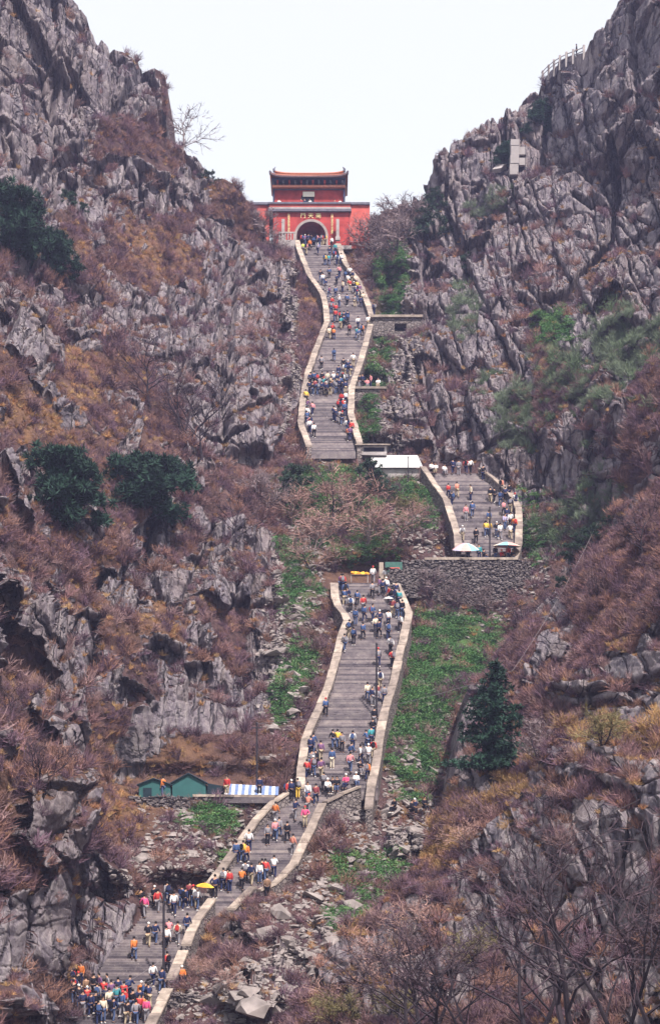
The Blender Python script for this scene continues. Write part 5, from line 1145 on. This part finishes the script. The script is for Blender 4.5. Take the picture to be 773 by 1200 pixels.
# sightings: (x offset, y offset, zoom) of the crop each list was read from, then (x, y of the feet, colour of the top)
CROWD = [
 ((340, 270, 7.03), 'just below the red gate', 'climbers below the gate', [(95, 130, 'red'), (150, 122, 'navy'), (195, 150, 'navy'), (240, 145, 'navy'), (218, 112, 'pink'), (285, 122, 'yellow'), (340, 150, 'white'), (398, 95, 'maroon'), (130, 205, 'pink'), (108, 198, 'lime'), (160, 165, 'orange'), (225, 205, 'lilac'), (325, 225, 'navy'), (370, 205, 'teal'), (285, 290, 'yellow'), (318, 292, 'teal'), (360, 255, 'red'), (385, 292, 'white'), (420, 285, 'white'), (320, 400, 'blue'), (380, 455, 'navy'), (405, 397, 'pink'), (180, 118, 'black'), (120, 120, 'purple'), (260, 125, 'red'),
   (250, 435, 'black'), (270, 460, 'white'), (455, 430, 'navy'), (490, 402, 'white'), (475, 455, 'white'), (512, 432, 'navy'), (430, 512, 'cream'), (490, 502, 'red'), (550, 505, 'yellow'), (522, 522, 'black'), (295, 502, 'navy'), (318, 562, 'purple'), (372, 562, 'blue'), (400, 640, 'white'), (345, 642, 'red'), (376, 702, 'red'), (338, 690, 'red'), (468, 622, 'blue'), (530, 632, 'grey'), (580, 636, 'navy'), (550, 600, 'cream'), (600, 602, 'cream'), (365, 762, 'red'), (410, 764, 'teal'), (440, 772, 'navy'), (472, 776, 'navy'), (540, 560, 'navy'), (570, 540, 'purple')]),
 ((340, 360, 6.44), 'on the upper flight', 'climbers on the upper flight', [(340, 118, 'red'), (380, 165, 'teal'), (405, 152, 'navy'), (432, 142, 'navy'), (295, 240, 'cream'), (330, 245, 'orange'), (315, 215, 'red'), (445, 216, 'maroon'), (500, 240, 'teal'), (516, 262, 'blue'), (540, 222, 'orange'), (588, 158, 'white'), (510, 165, 'white'), (330, 412, 'blue'), (236, 470, 'grey'), (475, 455, 'white'), (400, 485, 'black'), (364, 540, 'navy'), (455, 520, 'navy'), (410, 522, 'white'), (435, 500, 'navy')]),
 ((340, 430, 6.44), 'halfway up the upper flight', 'crowd halfway up the upper flight', [(x, y, c) for x, y, c in ((150, 150, 'navy'), (178, 142, 'blue'), (205, 150, 'purple'), (240, 146, 'black'), (280, 140, 'cream'), (325, 142, 'white'), (355, 150, 'navy'), (395, 150, 'white'), (425, 150, 'navy'), (145, 205, 'navy'), (168, 212, 'black'), (190, 198, 'maroon'), (208, 212, 'blue'), (236, 218, 'navy'), (262, 205, 'purple'), (272, 222, 'navy'), (300, 214, 'navy'), (322, 200, 'brown'), (346, 206, 'black'), (368, 192, 'navy'), (388, 216, 'navy'), (416, 208, 'navy'), (220, 178, 'grey'), (310, 178, 'khaki'), (380, 170, 'blue'), (250, 180, 'teal'))]),
 ((340, 430, 6.44), 'low on the upper flight', 'climbers low on the upper flight', [(415, 292, 'white'), (385, 302, 'red'), (400, 342, 'red'), (345, 420, 'navy'), (375, 432, 'grey'), (410, 382, 'blue'), (330, 412, 'navy'), (392, 442, 'black'), (430, 502, 'white'), (450, 562, 'purple'), (462, 522, 'red'), (120, 284, 'yellow'), (126, 352, 'purple'), (170, 362, 'pink'), (130, 402, 'white'), (128, 432, 'blue'), (152, 482, 'pink'), (180, 532, 'white'), (146, 502, 'white'), (265, 655, 'navy'), (365, 350, 'navy'), (438, 560, 'orange')]),
 ((490, 535, 5.946), 'on the side flight', 'climbers on the side flight', [(90, 130, 'white', 'sit'), (120, 130, 'white', 'sit'), (180, 132, 'white', 'sit'), (240, 128, 'navy'), (280, 132, 'grey'), (330, 127, 'red'), (360, 127, 'white'), (450, 168, 'black'), (270, 292, 'salmon'), (210, 302, 'red'), (235, 352, 'black'), (363, 312, 'cream'), (330, 446, 'pink'), (375, 432, 'blue'), (500, 322, 'black'), (530, 324, 'black'), (575, 262, 'salmon'), (605, 312, 'navy'), (570, 354, 'navy'), (630, 302, 'black'), (596, 422, 'pink'), (640, 404, 'navy'), (675, 362, 'white'), (490, 482, 'blue'), (306, 592, 'white'), (400, 612, 'black'), (470, 562, 'yellow'), (492, 562, 'yellow'), (570, 582, 'white'), (600, 512, 'lilac'), (640, 502, 'white'), (670, 532, 'orange'), (545, 574, 'black'), (640, 582, 'white'), (615, 470, 'navy')]),
 ((380, 655, 7.03), 'atop the middle flight', 'climbers at the head of the middle flight', [(130, 255, 'purple'), (152, 274, 'red'), (165, 382, 'blue'), (190, 382, 'navy'), (270, 396, 'blue'), (215, 442, 'white'), (395, 332, 'grey'), (455, 302, 'purple'), (400, 190, 'white'), (505, 205, 'white'), (515, 302, 'white'), (530, 372, 'red'), (555, 384, 'navy'), (615, 402, 'teal'), (560, 472, 'maroon'), (600, 502, 'navy'), (640, 484, 'black'), (320, 452, 'red'), (395, 532, 'blue'), (455, 562, 'navy'), (445, 662, 'navy'), (420, 624, 'cream'), (525, 562, 'white'), (525, 666, 'grey'), (620, 602, 'white'), (255, 552, 'blue'), (325, 532, 'blue'), (240, 712, 'navy'), (205, 664, 'black'), (315, 672, 'blue'), (170, 772, 'grey'), (545, 800, 'white'), (480, 310, 'navy'), (590, 330, 'navy'), (175, 330, 'blue')]),
 ((360, 760, 6.44), 'halfway down the middle flight', 'climbers halfway down the middle flight', [(535, 142, 'grey'), (640, 156, 'red'), (548, 312, 'white'), (455, 402, 'cream'), (490, 436, 'navy'), (522, 442, 'grey'), (580, 422, 'grey'), (140, 512, 'blue'), (505, 602, 'black'), (535, 400, 'maroon')]),
 ((330, 830, 6.44), 'at the middle flight foot', 'climbers at the foot of the middle flight', [(218, 362, 'navy'), (236, 332, 'blue'), (192, 532, 'red'), (240, 522, 'maroon'), (260, 452, 'black'), (296, 402, 'purple'), (296, 542, 'purple'), (380, 456, 'blue', 'stand', 'cream'), (390, 312, 'black'), (455, 332, 'grey'), (424, 312, 'yellow'), (535, 322, 'white'), (645, 306, 'blue'), (688, 218, 'black'), (676, 302, 'teal'), (515, 492, 'pink'), (600, 422, 'white'), (655, 432, 'white'), (690, 384, 'red'), (590, 512, 'black', 'sit'), (645, 552, 'orange'), (485, 614, 'magenta', 'sit'), (560, 600, 'white', 'sit'), (385, 642, 'black', 'sit'), (418, 642, 'black', 'sit'), (346, 662, 'white', 'sit'), (316, 642, 'grey'), (520, 420, 'blue'), (225, 470, 'grey')]),
 ((270, 910, 5.52), 'on the slanting flight', 'climbers on the slanting flight', [(370, 166, 'red'), (395, 168, 'navy'), (435, 152, 'black', 'stand', 'yellow'), (500, 178, 'white', 'stand', 'jeans'), (550, 182, 'maroon'), (290, 302, 'orange'), (415, 292, 'navy'), (500, 244, 'salmon'), (482, 334, 'magenta'), (240, 442, 'grey'), (290, 424, 'pink'), (312, 404, 'grey'), (365, 432, 'black'), (402, 502, 'salmon'), (120, 492, 'white'), (38, 562, 'blue'), (102, 562, 'orange'), (78, 556, 'yellow')]),
 ((220, 970, 5.946), 'at the slanting bend', 'climbers at the bend', [(275, 442, 'black'), (246, 442, 'white'), (292, 452, 'red'), (375, 442, 'orange'), (402, 392, 'white'), (440, 402, 'navy'), (500, 392, 'white'), (545, 374, 'red'), (600, 352, 'white'), (190, 502, 'navy'), (60, 562, 'white'), (520, 372, 'black')]),
 ((140, 1025, 5.946), 'atop the lowest flight', 'climbers at the top of the lowest flight', [(180, 302, 'magenta'), (150, 244, 'black'), (265, 262, 'red'), (236, 238, 'black'), (380, 292, 'white'), (336, 224, 'grey'), (455, 244, 'navy'), (432, 236, 'blue'), (515, 234, 'black'), (540, 244, 'white'), (105, 602, 'orange', 'walk', 'jeans'), (200, 502, 'black'), (250, 482, 'navy'), (330, 522, 'white'), (346, 474, 'pink'), (405, 492, 'cream'), (470, 442, 'navy'), (360, 232, 'black'), (490, 220, 'maroon')]),
 ((60, 1110, 4.83), 'at the lowest flight foot', 'crowd at the foot of the lowest flight', [(575, 222, 'white'), (660, 164, 'red'), (60, 244, 'yellow'), (95, 244, 'black'), (170, 224, 'orange'), (205, 352, 'red'), (160, 352, 'black'), (260, 342, 'grey'), (300, 322, 'red'), (370, 352, 'teal'), (410, 334, 'red'), (495, 334, 'orange'), (535, 334, 'black'), (460, 384, 'black'), (400, 402, 'blue'), (350, 422, 'navy'), (295, 432, 'cream'), (330, 384, 'cream'), (520, 404, 'orange'), (540, 434, 'magenta'), (500, 414, 'red'), (625, 264, 'navy'), (240, 284, 'black'), (130, 300, 'navy'), (275, 290, 'purple'), (440, 300, 'navy'), (380, 300, 'navy'), (225, 400, 'navy'), (430, 440, 'black'), (270, 440, 'black'), (120, 250, 'red'), (555, 350, 'navy'), (480, 440, 'grey'), (130, 330, 'black'), (180, 400, 'navy'), (310, 360, 'navy'), (250, 390, 'black'), (340, 330, 'purple'), (420, 370, 'black'), (200, 300, 'brown'), (500, 370, 'navy'), (150, 280, 'black'), (320, 290, 'grey')]),
]
DARKB = ['black', 'navy', 'jeans', 'grey', 'black', 'navy', 'khaki', 'jeans']
def place(px, py, top, where, group, pz=None, bottom=None, Y=None, z=None, rz=None, sc=None):
    if Y is None:
        Y = Yst(py) + .12; z = step_z(Y)
    X = (px - XC) / F * Y
    pz = pz or PC.choice(['walk', 'walk', 'walk2', 'walk2', 'stand', 'wide', 'carry'] if top not in ('cream',) else ['stand', 'walk'])
    bottom = bottom or PC.choice(DARKB)
    rz = rz if rz is not None else (PC.gauss(0, .35) if pz in ('walk', 'walk2', 'carry') else PC.choice([PC.gauss(0, .5), PC.gauss(math.pi, .6), PC.gauss(0, .5)]))
    pk = PC.choice(['black', 'navy', 'red', 'blue', 'grey']) if (pz != 'sit' and PC.random() < .28) else None
    cp = PC.choice(['red', 'white']) if PC.random() < .12 else None
    return person((X, Y, z), top, bottom, pz, rz, where, group, sc or PC.uniform(1.0, 1.1), pk, cp)
for (ox, oy, zm), where, group, lst in CROWD:
    for t in lst:
        px, py = ox + t[0] / zm, oy + t[1] / zm
        place(px, py, t[2], where, group, t[3] if len(t) > 3 else None, t[4] if len(t) > 4 else None, rz=(math.pi + PC.gauss(0, .4)) if len(t) > 3 and t[3] == 'sit' else None)
# on the landing behind its parapet, on terraces, rocks and the ridge
zl_ = zz(656, 172.2) - .25
LZ = Zst_Y(174.0)
for x, c in ((561, 'teal'), (566, 'black'), (580, 'black'), (587, 'red'), (595, 'red'), (600, 'black'), (548, 'grey')): place(x, 655, c, 'under the landing parasols', 'people under the parasols', PC.choice(['sit', 'stand']), None, 173.6, LZ - .45, math.pi + PC.gauss(0, .5))
zt2 = zz(453.4, Yt2)
for x, c in ((421, 'black'), (424.5, 'navy'), (430, 'pink'), (434, 'pink'), (443, 'white')): place(x, 450, c, 'on the side terrace', 'people on the side terrace', PC.choice(['sit', 'stand', 'sit']), None, Yt2 + .8, zt2, math.pi + PC.gauss(0, .6))
for x, y, c in ((462, 952, 'black'), (482, 953, 'black'), (486, 951, 'navy'), (497, 950, 'black')):
    P, _n = surf(MAIN, x, y); place(x, y, c, 'among the gully rocks', 'people resting in the gully', 'sit', 'black', P.y - .5, P.z + .05, math.pi + PC.gauss(0, .6))
for x, c in ((191.5, 'orange'), (266, 'red'), (304, 'navy')): place(x, 930, c, 'beside the tents', 'people by the tents', 'stand', None, 140.3, zt_ - .05, PC.uniform(0, 6))
P, _n = surf(MAIN, 676, 66); place(675, 62, 'black', 'at the ridge railing', 'people on the ridge', 'stand', 'black', P.y + .3, P.z + .1, 1.5)
for x, c in ((353, 'red'), (357, 'navy'), (363, 'white'), (327, 'white'), (398, 'white'), (392, 'maroon')): place(x, 240, c, 'behind the gate parapet', 'people on the gate tower', 'stand', None, GY + 1.5, gz(242.6), math.pi + PC.gauss(0, .4))
place(438, 366, 'navy', 'outside the upper parapet', 'people outside the parapets', 'stand', 'navy', Yst(368), Zst_Y(Yst(368)) - .3)
P, _n = surf(MAIN, 313, 1058); place(313, 1057, 'brown', 'outside the bend parapet', 'people outside the parapets', 'stand', 'black', P.y - .3, P.z)
P, _n = surf(MAIN, 213, 1155); place(213, 1153, 'orange', 'outside the lowest parapet', 'people outside the parapets', 'sit', 'black', P.y - .3, P.z + .1)

# ------------------------------------------------------------------ parasols and the orange stall
UM = {k: plain('parasol_' + k, v, .7, .08) for k, v in dict(pink=(.66, .34, .32), blue=(.22, .45, .60), cream=(.70, .60, .50), lilac=(.45, .42, .58), orange=(.75, .30, .03), yellow=(.78, .50, .06), white=(.76, .76, .76)).items()}
def parasol(label, loc, R_, H_, cols, tilt=(0, 0, 0), n=8, group=None, rise=.30):
    ro = empty('parasol', loc, label, 'parasol', group); ro.rotation_euler = tilt
    for k in range(n):
        V = []; Fc = []
        for j in range(5):
            u = j / 4
            for i in range(4):
                a = 2 * math.pi * (k + i / 3) / n; sc = 1 - .05 * math.sin(math.pi * i / 3) * u
                V.append((R_ * u * math.cos(a) * sc, R_ * u * math.sin(a) * sc, H_ - R_ * rise * 2 * (u ** 1.7) * .8))
        for j in range(4):
            for i in range(3): Fc.append((j * 4 + i, j * 4 + i + 1, j * 4 + i + 5, j * 4 + i + 4))
        mesh_obj('canopy_panel', V, Fc, UM[cols[k % len(cols)]], ro, True)
    MB().tube([(0, 0, 0), (0, 0, H_ + .12)], .03, 6).build('shaft', CONC, ro)
    for k in range(n):
        a = 2 * math.pi * k / n; MB().tube([(0, 0, H_ - .06), (R_ * .95 * math.cos(a), R_ * .95 * math.sin(a), H_ - R_ * rise * 1.45 - .03)], .012, 3).build('rib', CONC, ro)
    return ro
zp = LZ - .45
parasol('tilted pink and blue striped parasol at the stair foot', (W(545, 0, 173.4).x, 173.4, zp + .15), 1.42, 1.75, ['pink', 'blue', 'cream', 'pink', 'lilac'], (.28, -.10, .3))
parasol('upright cream and blue striped parasol beside the cliff-side parapet', (W(593, 0, 173.6).x, 173.6, zp + .2), 1.48, 1.85, ['cream', 'blue', 'pink', 'cream'], (.10, .03, 0), rise=.2)
Yo = Yst(1060); parasol('orange and yellow parasol held above the lowest bend', (W(238, 0, Yo).x, Yo, step_z(Yo)), .72, 1.75, ['orange', 'yellow', 'orange'], (.1, .1, 0), rise=.25)
Yo = Yst(720); parasol('white parasol at the head of the middle flight', (W(455, 0, Yo).x, Yo, step_z(Yo)), .5, 1.75, ['white'], (.1, 0, 0), rise=.25)
Ys_ = 170.4; zs_ = Zst_Y(Ys_) - .1
sg_ = empty('fruit_stall', (W(421, 0, Ys_).x, Ys_, zs_), 'stall table heaped with yellow and orange goods at the head of the middle flight', 'stall')
MB().box(-.9, .9, -.4, .4, .72, .78).build('table_top', plain('stall_wood', (.20, .13, .09), .8), sg_)
for a in (-.82, .82):
    for b in (-.34, .34): MB().box(a - .03, a + .03, b - .03, b + .03, 0, .72).build('leg', CONC, sg_)
for k in range(5):
    o = bpy.data.objects.new('goods_bundle', hull_rock('bundle_%d' % k, 90 + k, .8)); COL.objects.link(o); o.data.materials.clear(); o.data.materials.append(UM['yellow' if k % 2 else 'orange']); o.location = (W(421, 0, Ys_).x - .75 + k * .36, Ys_ + PC.uniform(-.15, .15), zs_ + .95); o.scale = (.55, .5, .5)
    tag(o, '%s bundle of goods heaped on the stall table' % ('yellow' if k % 2 else 'orange'), 'bundle', '%s bundles on the stall' % ('yellow' if k % 2 else 'orange'))

# ------------------------------------------------------------------ haze, tinted blue-violet and added to lift the shadows
HZ = bpy.data.materials.new('shadow_lift_haze'); HZ.use_nodes = True; hn = HZ.node_tree.nodes; hn.clear()
ho = hn.new('ShaderNodeOutputMaterial'); hv = hn.new('ShaderNodeVolumePrincipled'); hv.inputs['Color'].default_value = (0.55, 0.58, 1.0, 1); hv.inputs['Density'].default_value = 0.00032; hv.inputs['Anisotropy'].default_value = 0.1
HZ.node_tree.links.new(hv.outputs[0], ho.inputs['Volume'])
hz = MB().box(-420, 420, -40, 420, -41, 190).build('haze', HZ); hz['kind'] = 'stuff'; hz['label'] = 'thin haze filling the valley, tinted blue to lift the shadows'
